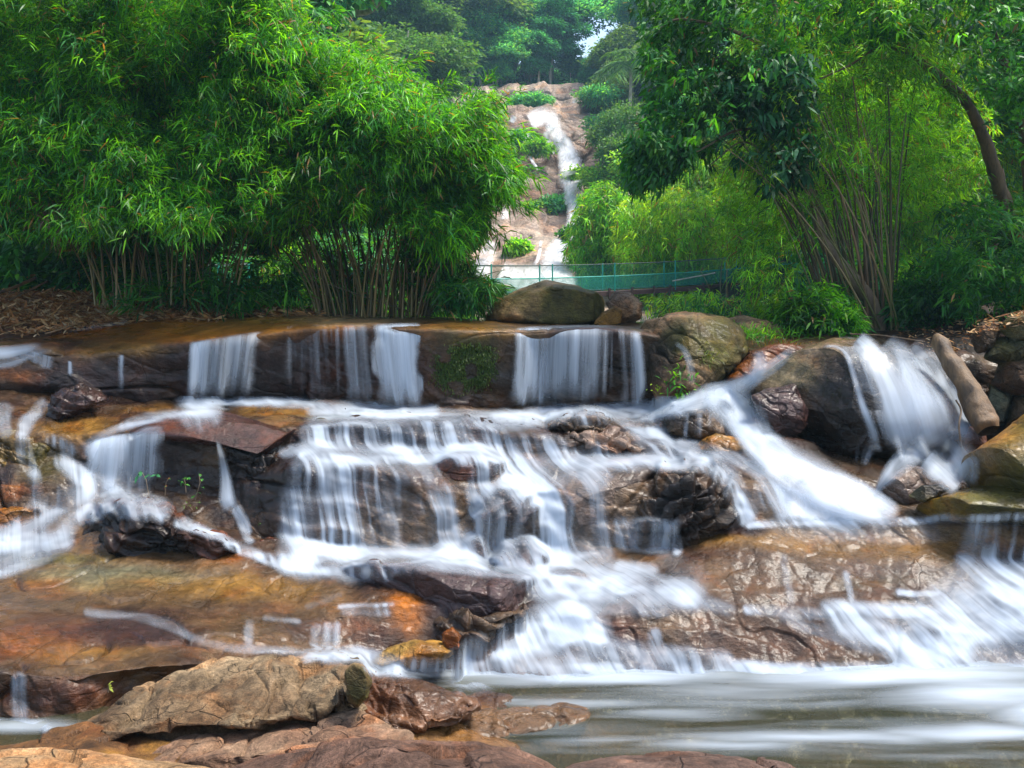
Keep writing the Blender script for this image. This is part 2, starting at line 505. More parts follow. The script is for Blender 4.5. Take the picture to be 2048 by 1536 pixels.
def loft(name, lines, nu, rows, mat, base, alt, amp=.08, sc=1.0, seed=1, layers=0., smr=2.0, smc=3.0, wet=.7, ang=.6, spots=True, drape=True, tsc=.9, parent=None, ampf=None):
    t = np.linspace(0, 1, nu)
    L = [line(l, t) for l in lines]
    L = [PA(l[:, 0], l[:, 1], l[:, 2]) for l in L]
    L = [gsm(l, smc, 0) for l in L]
    R = []
    for k in range(len(L) - 1):
        s = np.arange(rows[k]) / rows[k]
        R.append(L[k][None] * (1 - s)[:, None, None] + L[k + 1][None] * s[:, None, None])
    R.append(L[-1][None]); V = np.concatenate(R)
    V = gsm(V, smr, 0)
    n = normals(V)
    n[n[..., 1] > .3] *= 1
    flip = (n * np.array([0, -1, .6])).sum(-1) < 0
    n[flip] *= -1
    n = gsm(gsm(n, 2, 0), 2, 1)
    a = amp if ampf is None else amp * ampf(V)[..., None][..., 0]
    d = crackdisp(V, 1.0, sc, seed, layers=layers, ang=ang) * a
    V = V + n * d[..., None]
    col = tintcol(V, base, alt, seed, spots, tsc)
    px, py = proj(V)
    w = np.clip(wet + .35 * fbm(V * 1.3, 3, seed + 40), 0, 1)
    Fc = gridf(*V.shape[:2])
    if drape: ROCKS.append((V.reshape(-1, 3), Fc))
    return mk(name, V, Fc, mat, parent, col=col, attrs={'wet': w})


def boulder(name, poly, D, T, base, alt, label=None, cat='boulder', group=None, amp=.06, sc=1.6, seed=1, layers=0., planes=(), box=.75,
            tilt=.35, wet=.7, mat='rock', res=(150, 260), angular=.38, spots=False, drape=True, down=0., kind=None, cut=0, parent=None, cpy=None, bed=(.25, .1, 1.)):
    """closed rock body: traced silhouette gets depth T, a receding tilt, chiselled facets and surface relief"""
    p = np.array(poly, FT)
    D = D + (.12 if 8.3 < D < 11.7 else 0)
    c = np.array([p[:, 0].mean() * .5 + (p[:, 0].min() + p[:, 0].max()) * .25, p[:, 1].mean() * .5 + (p[:, 1].min() + p[:, 1].max()) * .25])
    ang = np.arctan2(p[:, 1] - c[1], p[:, 0] - c[0]); rad = np.hypot(p[:, 0] - c[0], p[:, 1] - c[1])
    # dense resample of the polygon so that edges stay straight between traced points
    q = []
    for i in range(len(p)):
        a, b = p[i], p[(i + 1) % len(p)]
        for s in np.linspace(0, 1, 24, endpoint=False): q.append(a * (1 - s) + b * s)
    q = np.array(q); ang = np.arctan2(q[:, 1] - c[1], q[:, 0] - c[0]); rad = np.hypot(q[:, 0] - c[0], q[:, 1] - c[1])
    o = np.argsort(ang); ang = ang[o]; rad = rad[o]
    nr, na = res
    th = np.linspace(-np.pi, np.pi, na, endpoint=False)
    r = np.interp(th, np.r_[ang - 2 * np.pi, ang, ang + 2 * np.pi], np.r_[rad, rad, rad])
    K = max(1, na // 90); r = sum(np.roll(r, k) for k in range(-K, K + 1)) / (2 * K + 1)
    ph = np.linspace(0, np.pi, nr)
    rr = np.sin(ph) ** box; off = -np.sign(np.cos(ph)) * np.abs(np.cos(ph)) ** box
    PX = c[0] + rr[:, None] * (r * np.cos(th))[None]; PY = c[1] + rr[:, None] * (r * np.sin(th))[None]
    hgt = (c[1] - PY) / F * D
    DD = D + off[:, None] * T + tilt * hgt
    V = PA(PX, PY, DD)
    ctr = V.reshape(-1, 3).mean(0)
    rs = np.random.RandomState(seed * 7 + 3)
    amp = amp * 1.35; layers = max(layers, .1); cut = max(cut, 2)
    ext = (V.reshape(-1, 3).max(0) - V.reshape(-1, 3).min(0)) / 2
    for k in range(cut):
        nn = rs.normal(size=3) * np.array([1, .9, .8]); nn[1] = -abs(nn[1]); nn /= np.linalg.norm(nn)
        h = (V - ctr) @ nn; lim = h.max() * rs.uniform(.62, .85)
        V = V - nn * (np.maximum(h - lim, 0) * .92)[..., None]
    # normals from the closed grid
    a = np.roll(V, -1, 1) - np.roll(V, 1, 1); b = np.gradient(V, axis=0)
    n = np.cross(a, b); n /= np.linalg.norm(n, axis=-1)[..., None] + 1e-9
    out = ((V - ctr) * n).sum(-1) < 0
    if out.mean() > .5: n = -n
    n[0] = n[1].mean(0); n[-1] = n[-2].mean(0)
    d = crackdisp(V, amp, sc, seed, layers=layers, bed=bed, ang=angular)
    V = V + n * d[..., None]
    V[0] = V[0].mean(0); V[-1] = V[-1].mean(0)
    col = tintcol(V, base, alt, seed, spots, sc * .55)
    w = np.clip(wet + .3 * fbm(V * 1.3, 3, seed + 40), 0, 1)
    Fc = gridf(nr, na, True)
    if drape: ROCKS.append((V.reshape(-1, 3), Fc))
    ob = mk(name, V, Fc, M[mat], parent, col=col, attrs={'wet': w})
    if parent is None: tag(ob, label, cat, group, kind)
    return ob


# --- bedrock: the traced ledge lines with their distances
X = [-200, -60, 60, 150, 300, 450, 600, 750, 900, 1050, 1200, 1350, 1500, 1650, 1800, 1950, 2250]


def GL(ys, ds):
    return [(X[0] - 500, ys[0], ds[0])] + list(zip(X, ys, ds)) + [(X[-1] + 500, ys[-1], ds[-1])]


G0 = GL([660, 655, 650, 645, 640, 636, 634, 636, 640, 645, 648, 648, 650, 655, 655, 650, 650],
        [18] * 17)
G05 = GL([672, 672, 672, 652, 634, 626, 624, 631, 634, 642, 646, 643, 650, 665, 665, 660, 650],
         [14.2, 14.2, 14., 14.4, 15.2, 15.6, 16, 16, 15.6, 15.4, 15.2, 15, 15, 14.5, 14.5, 14.5, 14.5])
G1 = GL([700, 694, 690, 714, 690, 677, 655, 652, 655, 660, 655, 672, 700, 690, 700, 720, 720],
        [12.3, 12.4, 12.5, 12.6, 12.9, 12.95, 13.1, 13.1, 12.85, 13.1, 13.1, 13.0, 13.3, 13.2, 13, 12.6, 12.4])
G2 = GL([770, 765, 770, 778, 797, 798, 802, 815, 822, 818, 812, 800, 800, 870, 890, 900, 900],
        [12.2, 12.2, 12.3, 12.5, 12.9, 13.2, 13.45, 13.4, 12.95, 13.45, 13.5, 13.2, 12.9, 12.6, 12.3, 12.2, 12])
G3 = GL([840, 845, 865, 872, 858, 872, 852, 851, 846, 872, 880, 885, 905, 940, 960, 960, 950],
        [11.1, 11.1, 11.1, 11.1, 11.05, 11, 11.1, 11.05, 11.1, 11, 10.9, 10.9, 10.8, 10.6, 10.6, 10.6, 10.5])
G4 = GL([900, 905, 910, 925, 925, 935, 890, 902, 905, 910, 905, 915, 935, 960, 985, 985, 980],
        [10.95, 10.95, 10.95, 10.95, 10.95, 11.0, 11, 10.95, 10.95, 10.9, 10.8, 10.75, 10.6, 10.4, 10.3, 10.3, 10.3])
G5 = GL([960, 965, 960, 960, 950, 980, 938, 940, 975, 985, 965, 960, 975, 1000, 1010, 1005, 1000],
        [10.5, 10.5, 10.6, 10.7, 10.9, 10.9, 10.25, 10.2, 10.1, 10.1, 10.2, 10.2, 10.15, 10.1, 10.1, 10.1, 10.1])
G6 = GL([1040, 1045, 1040, 1035, 1030, 1065, 1095, 1100, 1110, 1110, 1110, 1095, 1050, 1044, 1036, 1030, 1025],
        [10.2, 10.2, 10.3, 10.35, 10.5, 10.3, 10.0, 9.95, 9.9, 9.9, 9.85, 9.85, 9.9, 9.85, 9.8, 9.8, 9.8])
G7 = GL([1110, 1112, 1110, 1108, 1108, 1118, 1140, 1145, 1150, 1150, 1165, 1140, 1110, 1100, 1090, 1080, 1080],
        [9.5, 9.5, 9.5, 9.5, 9.5, 9.4, 9.35, 9.3, 9.2, 9.2, 9.2, 9.3, 9.45, 9.5, 9.5, 9.5, 9.5])
G8 = GL([1195, 1195, 1195, 1195, 1215, 1225, 1215, 1210, 1215, 1225, 1230, 1230, 1225, 1220, 1220, 1220, 1200],
        [8.4, 8.4, 8.4, 8.4, 8.3, 8.3, 8.55, 8.55, 8.6, 8.6, 8.6, 8.65, 8.7, 8.7, 8.7, 8.7, 8.8])
G9 = GL([1335, 1338, 1345, 1345, 1330, 1322, 1318, 1348, 1362, 1366, 1368, 1370, 1370, 1370, 1372, 1378, 1378],
        [6.6, 6.6, 6.6, 6.6, 6.8, 7.2, 7.9, 8.1, 8.15, 8.1, 8.1, 8.1, 8.1, 8.1, 8.05, 8.0, 8.0])
G10 = GL([1440, 1442, 1450, 1455, 1400, 1400, 1405, 1405, 1408, 1415, 1430, 1435, 1435, 1435, 1435, 1435, 1435],
         [6.5, 6.5, 6.5, 6.5, 6.9, 7.2, 7.5, 7.5, 7.6, 7.7, 7.75, 7.8, 7.8, 7.8, 7.8, 7.8, 7.8])
G11 = GL([1540, 1540, 1540, 1540, 1540, 1530, 1490, 1478, 1482, 1500, 1545, 1570, 1570, 1570, 1570, 1570, 1570],
         [5.9, 5.9, 5.9, 5.9, 5.9, 6.1, 6.5, 6.6, 6.8, 7, 7, 7, 7, 7, 7, 7, 7])
G12 = GL([2000] * 17, [4.2] * 17)


def amp_low(V):
    px, py = proj(V)
    return 1.0 - .55 * np.exp(-((px - 200) / 460) ** 2 - ((py - 1200) / 90) ** 2) - .6 * np.exp(-((px - 1750) / 420) ** 2 - ((py - 1140) / 110) ** 2) \
        + .5 * np.exp(-((px - 850) / 300) ** 2 - ((py - 1060) / 60) ** 2) + .5 * np.exp(-((px - 60) / 120) ** 2 - ((py - 960) / 120) ** 2)


def amp_up(V):
    px, py = proj(V)
    return .25 + .75 * sstep(660, 720, py)


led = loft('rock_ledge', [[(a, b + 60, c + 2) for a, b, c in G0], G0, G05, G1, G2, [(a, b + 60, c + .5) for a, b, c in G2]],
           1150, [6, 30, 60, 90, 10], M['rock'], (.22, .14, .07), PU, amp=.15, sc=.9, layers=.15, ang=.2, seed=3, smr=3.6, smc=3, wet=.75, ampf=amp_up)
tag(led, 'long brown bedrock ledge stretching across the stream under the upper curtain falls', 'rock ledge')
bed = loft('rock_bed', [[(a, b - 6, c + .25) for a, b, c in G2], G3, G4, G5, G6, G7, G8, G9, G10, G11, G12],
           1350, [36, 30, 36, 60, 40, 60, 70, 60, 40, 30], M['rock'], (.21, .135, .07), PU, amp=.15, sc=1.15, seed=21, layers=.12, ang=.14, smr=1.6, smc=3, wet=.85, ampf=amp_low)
tag(bed, kind='structure', label='stepped wet bedrock of the stream bed')
# --- single rocks: outline in the photograph, distance, half depth ...
B = boulder
B('boulder', [(968, 642), (988, 604), (1036, 580), (1092, 562), (1150, 572), (1205, 590), (1226, 606), (1205, 640), (1130, 654), (1040, 654)],
  15.4, .95, TN, OL, 'big rounded brown boulder sitting on the ledge below the distant cliff', seed=5, angular=.2, amp=.04, wet=.25, tilt=.5, box=.85, mat='rock_dry')
B('boulder', [(1214, 606), (1232, 584), (1262, 588), (1283, 608), (1280, 636), (1262, 646), (1236, 646), (1222, 622)],
  15.2, .35, PG, TN, 'pale grey block leaning on the right end of the big rounded boulder', seed=6, amp=.04, wet=.2, cut=3, mat='rock_dry')
B('boulder', [(1188, 648), (1205, 626), (1228, 612), (1246, 620), (1240, 646), (1210, 654)],
  14.8, .25, OC, OL, 'small ochre wedge stone between the rounded boulder and the pale block', seed=7, amp=.03, wet=.3, cut=2, mat='rock_dry')
B('boulder', [(1262, 672), (1290, 646), (1345, 631), (1400, 629), (1450, 637), (1486, 660), (1500, 700), (1470, 740), (1430, 765), (1385, 800), (1320, 806), (1288, 760), (1296, 705)],
  13.2, .7, TN, OL, 'rounded tan rock hump at the right end of the ledge, dark underside', seed=8, angular=.3, amp=.06, wet=.3, tilt=.6, spots=True, box=.8)
B('boulder', [(1440, 640), (1480, 630), (1530, 640), (1590, 660), (1600, 690), (1540, 700), (1470, 700)],
  14.6, .6, TN, OC, 'low tan rock behind the grass tuft right of the ledge hump', seed=9, amp=.05, wet=.1, tilt=.6, mat='rock_dry')
B('boulder', [(1440, 770), (1470, 735), (1500, 705), (1560, 690), (1610, 696), (1600, 730), (1520, 775), (1460, 790)],
  13.1, .5, RB, OR, 'rust brown rock where the side stream starts', seed=10, amp=.05, wet=.8)
B('boulder', [(1482, 800), (1530, 742), (1600, 700), (1665, 675), (1720, 672), (1790, 682), (1850, 715), (1905, 790), (1935, 850), (1900, 895), (1800, 915), (1700, 912), (1620, 900), (1560, 876), (1500, 830)],
  12.2, 1.0, GB, DK, 'large dark wet boulder with pale sloping left side beside the right waterfall', seed=12, amp=.055, angular=.15, sc=1.2, wet=.85, cut=5, tilt=.45, spots=True, res=(200, 360), layers=.05)
B('boulder', [(1500, 790), (1560, 776), (1598, 768), (1620, 800), (1612, 850), (1604, 892), (1560, 882), (1520, 834)],
  11.6, .3, (.12, .075, .07), PU, 'purplish angular block at the foot of the large dark boulder', seed=13, amp=.04, sc=2, wet=.9, cut=5)
B('boulder', [(1318, 832), (1368, 806), (1430, 798), (1462, 836), (1452, 874), (1390, 884), (1332, 866)],
  11.5, .35, GB, DK, 'dark brown rock split by the side stream, thin trickles on its face', seed=14, amp=.05, sc=2, wet=.9, cut=3)
B('boulder', [(1385, 888), (1430, 868), (1500, 880), (1535, 905), (1520, 928), (1470, 930), (1410, 912)],
  11.0, .3, OC, GB, 'flat ochre rock between two arms of the side stream', seed=15, amp=.04, sc=2, wet=.9)
B('boulder', [(1495, 938), (1545, 926), (1600, 955), (1625, 985), (1600, 998), (1550, 985)],
  10.5, .3, OL, GB, 'long olive rock just above the fan of white water', seed=16, amp=.04, sc=2, wet=.9)
B('boulder', [(1215, 1035), (1245, 985), (1290, 950), (1350, 926), (1410, 930), (1462, 958), (1512, 990), (1524, 1025), (1512, 1062), (1450, 1092), (1380, 1100), (1330, 1070), (1260, 1052)],
  10.2, .55, GB, DK, 'dark cracked rock block with tilted layers right of the central white stream', seed=17, amp=.085, sc=1.9, wet=.9, cut=6, layers=1.1, res=(220, 380), bed=(-.5, .2, .9), tilt=.6)
B('boulder', [(1118, 1010), (1165, 935), (1250, 915), (1335, 922), (1300, 955), (1250, 1000), (1226, 1046), (1140, 1050)],
  10.3, .35, PG, (.2, .15, .12), 'smooth pinkish grey slab between the central stream and the cracked block', seed=18, amp=.035, sc=1.7, wet=.8, tilt=.9)
B('boulder', [(1090, 862), (1130, 836), (1180, 824), (1214, 838), (1208, 862), (1140, 874)],
  11.2, .3, GB, DK, 'small ribbed brown rock below the right curtain fall', seed=19, amp=.05, sc=2.4, wet=.9, layers=.6)
B('boulder', [(1105, 888), (1150, 864), (1230, 860), (1262, 878), (1310, 900), (1230, 908)],
  11.0, .3, PG, PU, 'flat layered grey rock with dark grooves in the middle of the cascade', seed=20, amp=.05, sc=2.4, wet=.9, layers=.9, tilt=.8)
B('boulder', [(850, 945), (890, 908), (960, 903), (1008, 924), (992, 960), (960, 988), (885, 990)],
  10.35, .3, PU, RB, 'dark purple rock between thin falls in the middle of the cascade', seed=22, amp=.045, sc=2, wet=.9, cut=2)
B('boulder', [(890, 1036), (950, 990), (1010, 972), (1062, 985), (1080, 1020), (1052, 1050), (960, 1048)],
  10.1, .35, GB, PU, 'ribbed brown rock left of the central white stream', seed=23, amp=.05, sc=2.2, wet=.9, layers=.8, tilt=.7, bed=(-.6, .2, .9))
B('boulder', [(715, 1036), (738, 985), (790, 972), (850, 988), (885, 1030), (835, 1056), (760, 1050)],
  10.3, .3, (.2, .11, .05), RB, 'orange brown mottled rock right of the wide middle fall', seed=24, amp=.06, sc=2.4, wet=.9)
B('boulder', [(918, 1116), (928, 1076), (952, 1066), (976, 1088), (976, 1122), (945, 1130)],
  9.75, .16, PU, RB, 'little round knob of rock wrapped in white water', seed=25, amp=.02, sc=3, wet=.9)
B('boulder', [(985, 1120), (1010, 1090), (1060, 1085), (1090, 1110), (1085, 1150), (1030, 1160), (990, 1150)],
  9.6, .3, PU, RB, 'brown stone at the foot of the central stream', seed=26, amp=.04, sc=2.4, wet=.9)
B('boulder', [(126, 1090), (150, 1040), (220, 1004), (300, 1008), (345, 1026), (372, 1052), (430, 1072), (478, 1086), (488, 1112), (400, 1122), (250, 1118), (140, 1112)],
  9.75, .6, RB, DK, 'dark reddish angular rock between two stream arms on the left', seed=27, amp=.09, sc=1.9, wet=.8, cut=5, layers=.4, res=(190, 340), tilt=.7)
B('boulder', [(78, 838), (100, 786), (160, 764), (206, 778), (210, 800), (160, 826), (100, 848)],
  11.85, .3, DK, PU, 'small dark angular rock at the left below the ledge', seed=28, amp=.05, sc=2.2, wet=.8, cut=4, layers=.3)
B('boulder', [(236, 872), (290, 836), (360, 820), (440, 822), (540, 846), (625, 884), (650, 912), (560, 912), (450, 896), (320, 880)],
  11.2, .6, (.16, .08, .06), PU, 'smooth reddish dome of rock above the left shadowed wall', seed=30, angular=.2, amp=.03, sc=1.2, wet=.85, tilt=1.2)
B('boulder', [(452, 900), (500, 886), (560, 896), (612, 935), (600, 1000), (606, 1060), (560, 1084), (490, 1056), (458, 980)],
  10.75, .35, DK, PU, 'black shadowed rock wall left of the wide middle fall', seed=31, amp=.09, sc=1.8, wet=.85, cut=4, layers=.5)
B('boulder', [(-60, 880), (10, 866), (70, 884), (118, 905), (124, 960), (90, 1004), (20, 1015), (-60, 1000)],
  10.95, .3, (.22, .14, .05), OL, 'olive brown broken rock at the left edge between small streams', seed=32, amp=.08, sc=2, wet=.8, cut=4, layers=.5)
B('boulder', [(-60, 1030), (20, 1010), (80, 1012), (100, 1040), (60, 1070), (-40, 1098)],
  10.2, .35, OR, OC, 'orange stained rock at the left edge above the foaming corner', seed=33, amp=.05, sc=2, wet=.8)
B('boulder', [(480, 1120), (500, 1090), (540, 1074), (575, 1086), (580, 1115), (540, 1130)],
  9.8, .25, RB, DK, 'small rusty rock left of the foot of the wide fall', seed=34, amp=.04, sc=2.4, wet=.9)
B('boulder', [(655, 1150), (690, 1130), (780, 1122), (860, 1120), (940, 1130), (1030, 1150), (1108, 1160), (1120, 1178), (1070, 1212), (980, 1238), (900, 1250), (850, 1236), (800, 1180)],
  9.0, .6, (.13, .085, .08), PU, 'dark purple brown slab jutting out in front of the cascade', seed=35, amp=.055, sc=1.5, wet=.75, cut=3, tilt=.9, res=(200, 360))
B('boulder', [(850, 1250), (900, 1226), (980, 1222), (1065, 1212), (1040, 1244), (970, 1284), (915, 1312), (870, 1290)],
  8.5, .35, GB, PU, 'wet layered rock below the jutting dark slab', seed=36, amp=.06, sc=2.4, wet=.85, layers=.7, cut=2)
B('boulder', [(740, 1322), (785, 1296), (840, 1284), (890, 1286), (908, 1302), (884, 1326), (820, 1336), (760, 1334)],
  8.05, .28, (.40, .26, .08), OC, 'yellowish stone at the waterline left of the pool', 'stone', seed=38, amp=.03, sc=3, wet=.6)
B('boulder', [(878, 1268), (905, 1254), (922, 1272), (918, 1296), (892, 1300)],
  8.05, .12, OR, RB, 'small rusty stone wedged under the layered rock', 'stone', seed=39, amp=.02, sc=4, wet=.7, cut=2)
# foreground, dry
B('boulder', [(690, 1345), (706, 1326), (728, 1332), (744, 1362), (736, 1398), (716, 1418), (694, 1404)],
  5.8, .2, OL, TN, 'round olive end stone against the right side of the tan granite block', 'stone', seed=41, amp=.02, sc=3, wet=.2, mat='rock_dry')
B('boulder', [(-160, 1640), (-100, 1530), (20, 1510), (130, 1508), (280, 1526), (430, 1542), (480, 1600), (430, 1700), (0, 1720)],
  4.5, .5, TN, (.36, .25, .15), 'dry tan rock cut by the lower left corner of the view', seed=44, angular=.7, amp=.035, sc=1.2, wet=0, mat='rock_dry', tilt=.7)
B('boulder', [(330, 1640), (420, 1560), (520, 1508), (700, 1486), (850, 1488), (1000, 1500), (1110, 1536), (1180, 1600), (1100, 1720), (500, 1740)],
  4.55, .5, (.25, .16, .12), (.16, .11, .09), 'speckled brown rock across the bottom middle edge of the view', seed=45, angular=.7, amp=.04, sc=1.2, wet=.05, mat='rock_dry', tilt=.7, res=(200, 360))
B('boulder', [(1060, 1640), (1130, 1540), (1220, 1514), (1350, 1502), (1470, 1508), (1600, 1540), (1680, 1600), (1600, 1720), (1150, 1740)],
  4.7, .5, (.22, .15, .12), (.14, .10, .09), 'speckled dark rock at the bottom edge right of the middle', seed=46, angular=.7, amp=.04, sc=1.2, wet=.05, mat='rock_dry', tilt=.7, res=(200, 360))
B('boulder', [(722, 1420), (738, 1350), (790, 1350), (860, 1372), (960, 1410), (930, 1440), (850, 1462), (760, 1470)],
  7.1, .35, (.2, .11, .06), PU, 'flat wet brown rock at the left rim of the pool', seed=47, amp=.045, sc=2.2, wet=.8, layers=.4, tilt=1.)
B('boulder', [(800, 1470), (900, 1432), (1010, 1412), (1120, 1410), (1185, 1428), (1160, 1458), (1000, 1490), (880, 1500)],
  7.3, .2, (.2, .12, .06), GB, 'low brown rock barely covered by the front pool', seed=48, amp=.04, sc=2, wet=.9, tilt=1.2)


def slab(name, lines, nu, rows, base, alt, label, back=.8, cat='boulder', mat='rock_dry', **k):
    l0 = [(a, b + 70, c + back) for a, b, c in lines[0]]; l9 = [(a, b + 60, c + .35) for a, b, c in lines[-1]]
    o = loft(name, [l0] + lines + [l9], nu, [16] + rows + [12], M[mat], base, alt, **k)
    return tag(o, label, cat)


slab('boulder', [[(176, 1450, 6.1), (260, 1392, 6.4), (350, 1345, 6.7), (430, 1316, 6.9), (620, 1297, 7.0), (690, 1302, 6.8), (722, 1335, 6.3)],
                 [(176, 1458, 5.95), (345, 1382, 6.15), (480, 1362, 6.2), (620, 1338, 6.25), (690, 1330, 6.2), (724, 1352, 6.1)],
                 [(178, 1482, 5.75), (350, 1452, 5.72), (480, 1452, 5.7), (560, 1440, 5.72), (700, 1406, 5.85), (724, 1392, 6.0)],
                 [(184, 1492, 5.85), (350, 1464, 5.9), (480, 1464, 5.9), (560, 1452, 5.9), (700, 1418, 6.0), (720, 1404, 6.1)],
                 [(184, 1560, 5.75), (350, 1520, 5.75), (480, 1520, 5.75), (560, 1500, 5.8), (700, 1470, 5.9), (720, 1440, 6.1)]],
     340, [36, 60, 14, 40], (.34, .26, .17), (.22, .15, .09), 'large tan granite slab in the near left, split by cracks, with a flat sloping face',
     amp=.055, sc=1.5, seed=140, ang=1.0, layers=.5, smr=2.5, smc=2, wet=.05, spots=False, tsc=1.8)
slab('boulder', [[(300, 1500, 5.75), (360, 1472, 5.85), (480, 1462, 5.9), (560, 1446, 5.95), (700, 1410, 6.0), (760, 1436, 5.75), (826, 1482, 5.45)],
                 [(310, 1530, 5.35), (450, 1510, 5.35), (560, 1500, 5.35), (640, 1490, 5.35), (740, 1484, 5.35), (828, 1490, 5.35)],
                 [(310, 1580, 5.3), (450, 1560, 5.3), (640, 1540, 5.3), (740, 1530, 5.3), (828, 1520, 5.35)]],
     300, [60, 24], (.30, .19, .13), (.36, .26, .18), 'lower pinkish granite slab sloping to the water in front of the cracked tan slab',
     amp=.05, sc=1.3, seed=142, ang=.9, layers=.3, smr=1.5, smc=2, wet=.05, spots=False, tsc=1.8)
slab('boulder', [[(-120, 1500, 5.9), (0, 1494, 5.9), (100, 1470, 5.95), (180, 1446, 6.0), (300, 1478, 5.8), (420, 1500, 5.6)],
                 [(-120, 1540, 5.4), (0, 1525, 5.4), (180, 1520, 5.4), (300, 1530, 5.35), (420, 1530, 5.35)],
                 [(-120, 1600, 5.3), (0, 1590, 5.3), (180, 1580, 5.3), (300, 1580, 5.3), (420, 1570, 5.3)]],
     240, [50, 24], (.22, .12, .05), OC, 'ochre brown slab at the lower left beside the small side pool',
     amp=.045, sc=1.3, seed=143, ang=.8, layers=.3, smr=1.5, smc=2, wet=.25, spots=False, tsc=1.8)
# right bank
B('boulder', [(1908, 965), (1924, 914), (1980, 880), (2048, 826), (2140, 780), (2250, 780), (2250, 1010), (2050, 1000), (1940, 990)],
  10.0, .8, OL, OC, 'big smooth olive boulder at the right edge beside the waterfall pool', seed=51, angular=.25, amp=.03, sc=1.2, wet=.6, tilt=.7, box=.9)
B('boulder', [(1800, 1030), (1850, 1000), (1950, 972), (2080, 962), (2250, 950), (2250, 1060), (2000, 1045), (1870, 1042)],
  9.7, .6, (.34, .2, .03), OL, 'flat golden brown slab at the right edge under the smooth olive boulder', seed=52, angular=.25, amp=.03, sc=1.4, wet=.8, tilt=1.)
B('boulder', [(1816, 992), (1842, 968), (1880, 966), (1900, 978), (1880, 996), (1846, 1006)],
  9.75, .15, OL, DK, 'small dark rock with mossy top at the rim of the golden slab', 'stone', seed=53, amp=.02, sc=3, wet=.8, cut=2)
B('boulder', [(1742, 1005), (1775, 952), (1812, 930), (1846, 938), (1872, 975), (1862, 1010), (1800, 1020)],
  10.3, .3, PG, PU, 'rounded grey rock veiled by white water below the right waterfall', seed=54, amp=.03, sc=2, wet=.9)
B('boulder', [(1922, 880), (1940, 856), (1966, 862), (1974, 890), (1962, 910), (1930, 908)],
  11.1, .18, (.25, .13, .07), RB, 'brown stone at the lower end of the fallen log', 'stone', seed=55, amp=.02, sc=3, wet=.6)
for i, (pl, lab) in enumerate([
    ([(1942, 672), (1962, 646), (1992, 642), (2004, 664), (1986, 700), (1955, 704)], 'upper olive grey bank stone next to the leaf litter on the right'),
    ([(1968, 716), (1985, 680), (2030, 668), (2075, 672), (2080, 712), (2010, 730)], 'broad flat grey stone high on the right bank'),
    ([(1985, 768), (1996, 724), (2050, 712), (2110, 720), (2110, 780), (2030, 790)], 'grey block in the right bank under the broad flat stone'),
    ([(1972, 820), (1984, 760), (2010, 756), (2024, 800), (2010, 850), (1985, 850)], 'narrow upright grey stone behind the fallen log'),
    ([(2008, 862), (2022, 790), (2080, 780), (2120, 800), (2100, 870), (2040, 880)], 'brownish stone above the smooth olive boulder at the right edge'),
    ([(2000, 660), (2020, 634), (2070, 628), (2120, 650), (2100, 684), (2030, 684)], 'topmost mossy stone of the right bank'),
]):
    B('boulder', pl, 12.2 - .12 * (i % 3), .4, GG if i % 2 else GB, OL, lab, 'stone', 'stones of the right bank', seed=60 + i, amp=.035, sc=2, wet=.2, cut=4, mat='rock_dry', res=(90, 160))

# bank fill right (earth behind stones) and left bank: the ground sheet
def hill(x, y):
    """terrain height; y is the distance from the camera"""
    z = np.full_like(x, 2.55, dtype=FT)
    xc = .8 + .045 * (y - 20)
    wid = 3.0 + .03 * y
    side = np.maximum(np.abs(x - xc) - wid, 0)
    z += side * (.16 + .3 * sstep(30, 90, y)) * sstep(17, 40, y)
    prof = np.interp(y, [36, 50, 68, 79, 82, 92, 98, 107, 110, 116, 400], [-.3, .6, 2.8, 6., 8.5, 14., 18., 20., 23., 26., 100.])
    z += prof - 5. * np.exp(-((x - 1.5 - .035 * y) / (.11 * y)) ** 4) * sstep(30, 50, y) * (1 - sstep(112, 118, y))
    z += 1.3 * fbm(np.stack([x * .05, y * .05, x * 0], -1), 3, 5) * sstep(20, 60, y)
    # shallow shelf round the camera keeps the sheet under the stream rocks
    z = np.where(y < 17.5, np.minimum(z, -.6), z)
    return z


gx = np.linspace(-1, 1, 220); gy = np.concatenate([np.linspace(-6, 17.5, 12), np.linspace(17.8, 60, 70), np.linspace(61, 330, 110)])
GX = gx[None] * (30 + gy[:, None].clip(0) * 1.1); GY = np.repeat(gy[:, None], 220, 1)
GV = np.stack([GX, GY, hill(GX, GY)], -1)
gc = tintcol(GV, (.016, .026, .008), (.010, .018, .006), 4, False, .1)
o = mk('ground', GV, gridf(*GV.shape[:2]), M['rock_far'], col=gc, attrs={'wet': np.zeros(GV.shape[:2])})
tag(o, kind='structure', label='forest floor rising into the valley')

# left bank (leaf litter bank) and right bank
LB = [[(-500, 600, 19), (60, 592, 18.5), (300, 596, 18.5), (480, 612, 18.5), (700, 640, 18.5)],
      [(-500, 586, 17.2), (60, 584, 17), (200, 590, 17), (330, 606, 16.8), (480, 625, 16.8), (700, 650, 17)],
      [(-500, 640, 14.8), (60, 642, 14.6), (200, 628, 15.4), (330, 620, 16), (480, 634, 16), (700, 655, 16)],
      [(-500, 700, 12.6), (60, 678, 13.3), (200, 648, 14.3), (330, 636, 15.2), (480, 640, 15.4), (700, 660, 15.6)],
      [(-500, 800, 12.6), (60, 740, 13.3), (200, 700, 14.3), (330, 690, 15.2), (480, 690, 15.4), (700, 700, 15.6)]]
o = loft('bank_ground', LB, 200, [10, 30, 30, 8], M['rock'], (.13, .07, .035), (.06, .04, .025), amp=.05, sc=2, seed=71, spots=False, wet=.1, drape=True)
tag(o, kind='structure', label='earth bank on the left under the leaf litter')
BANKL = o
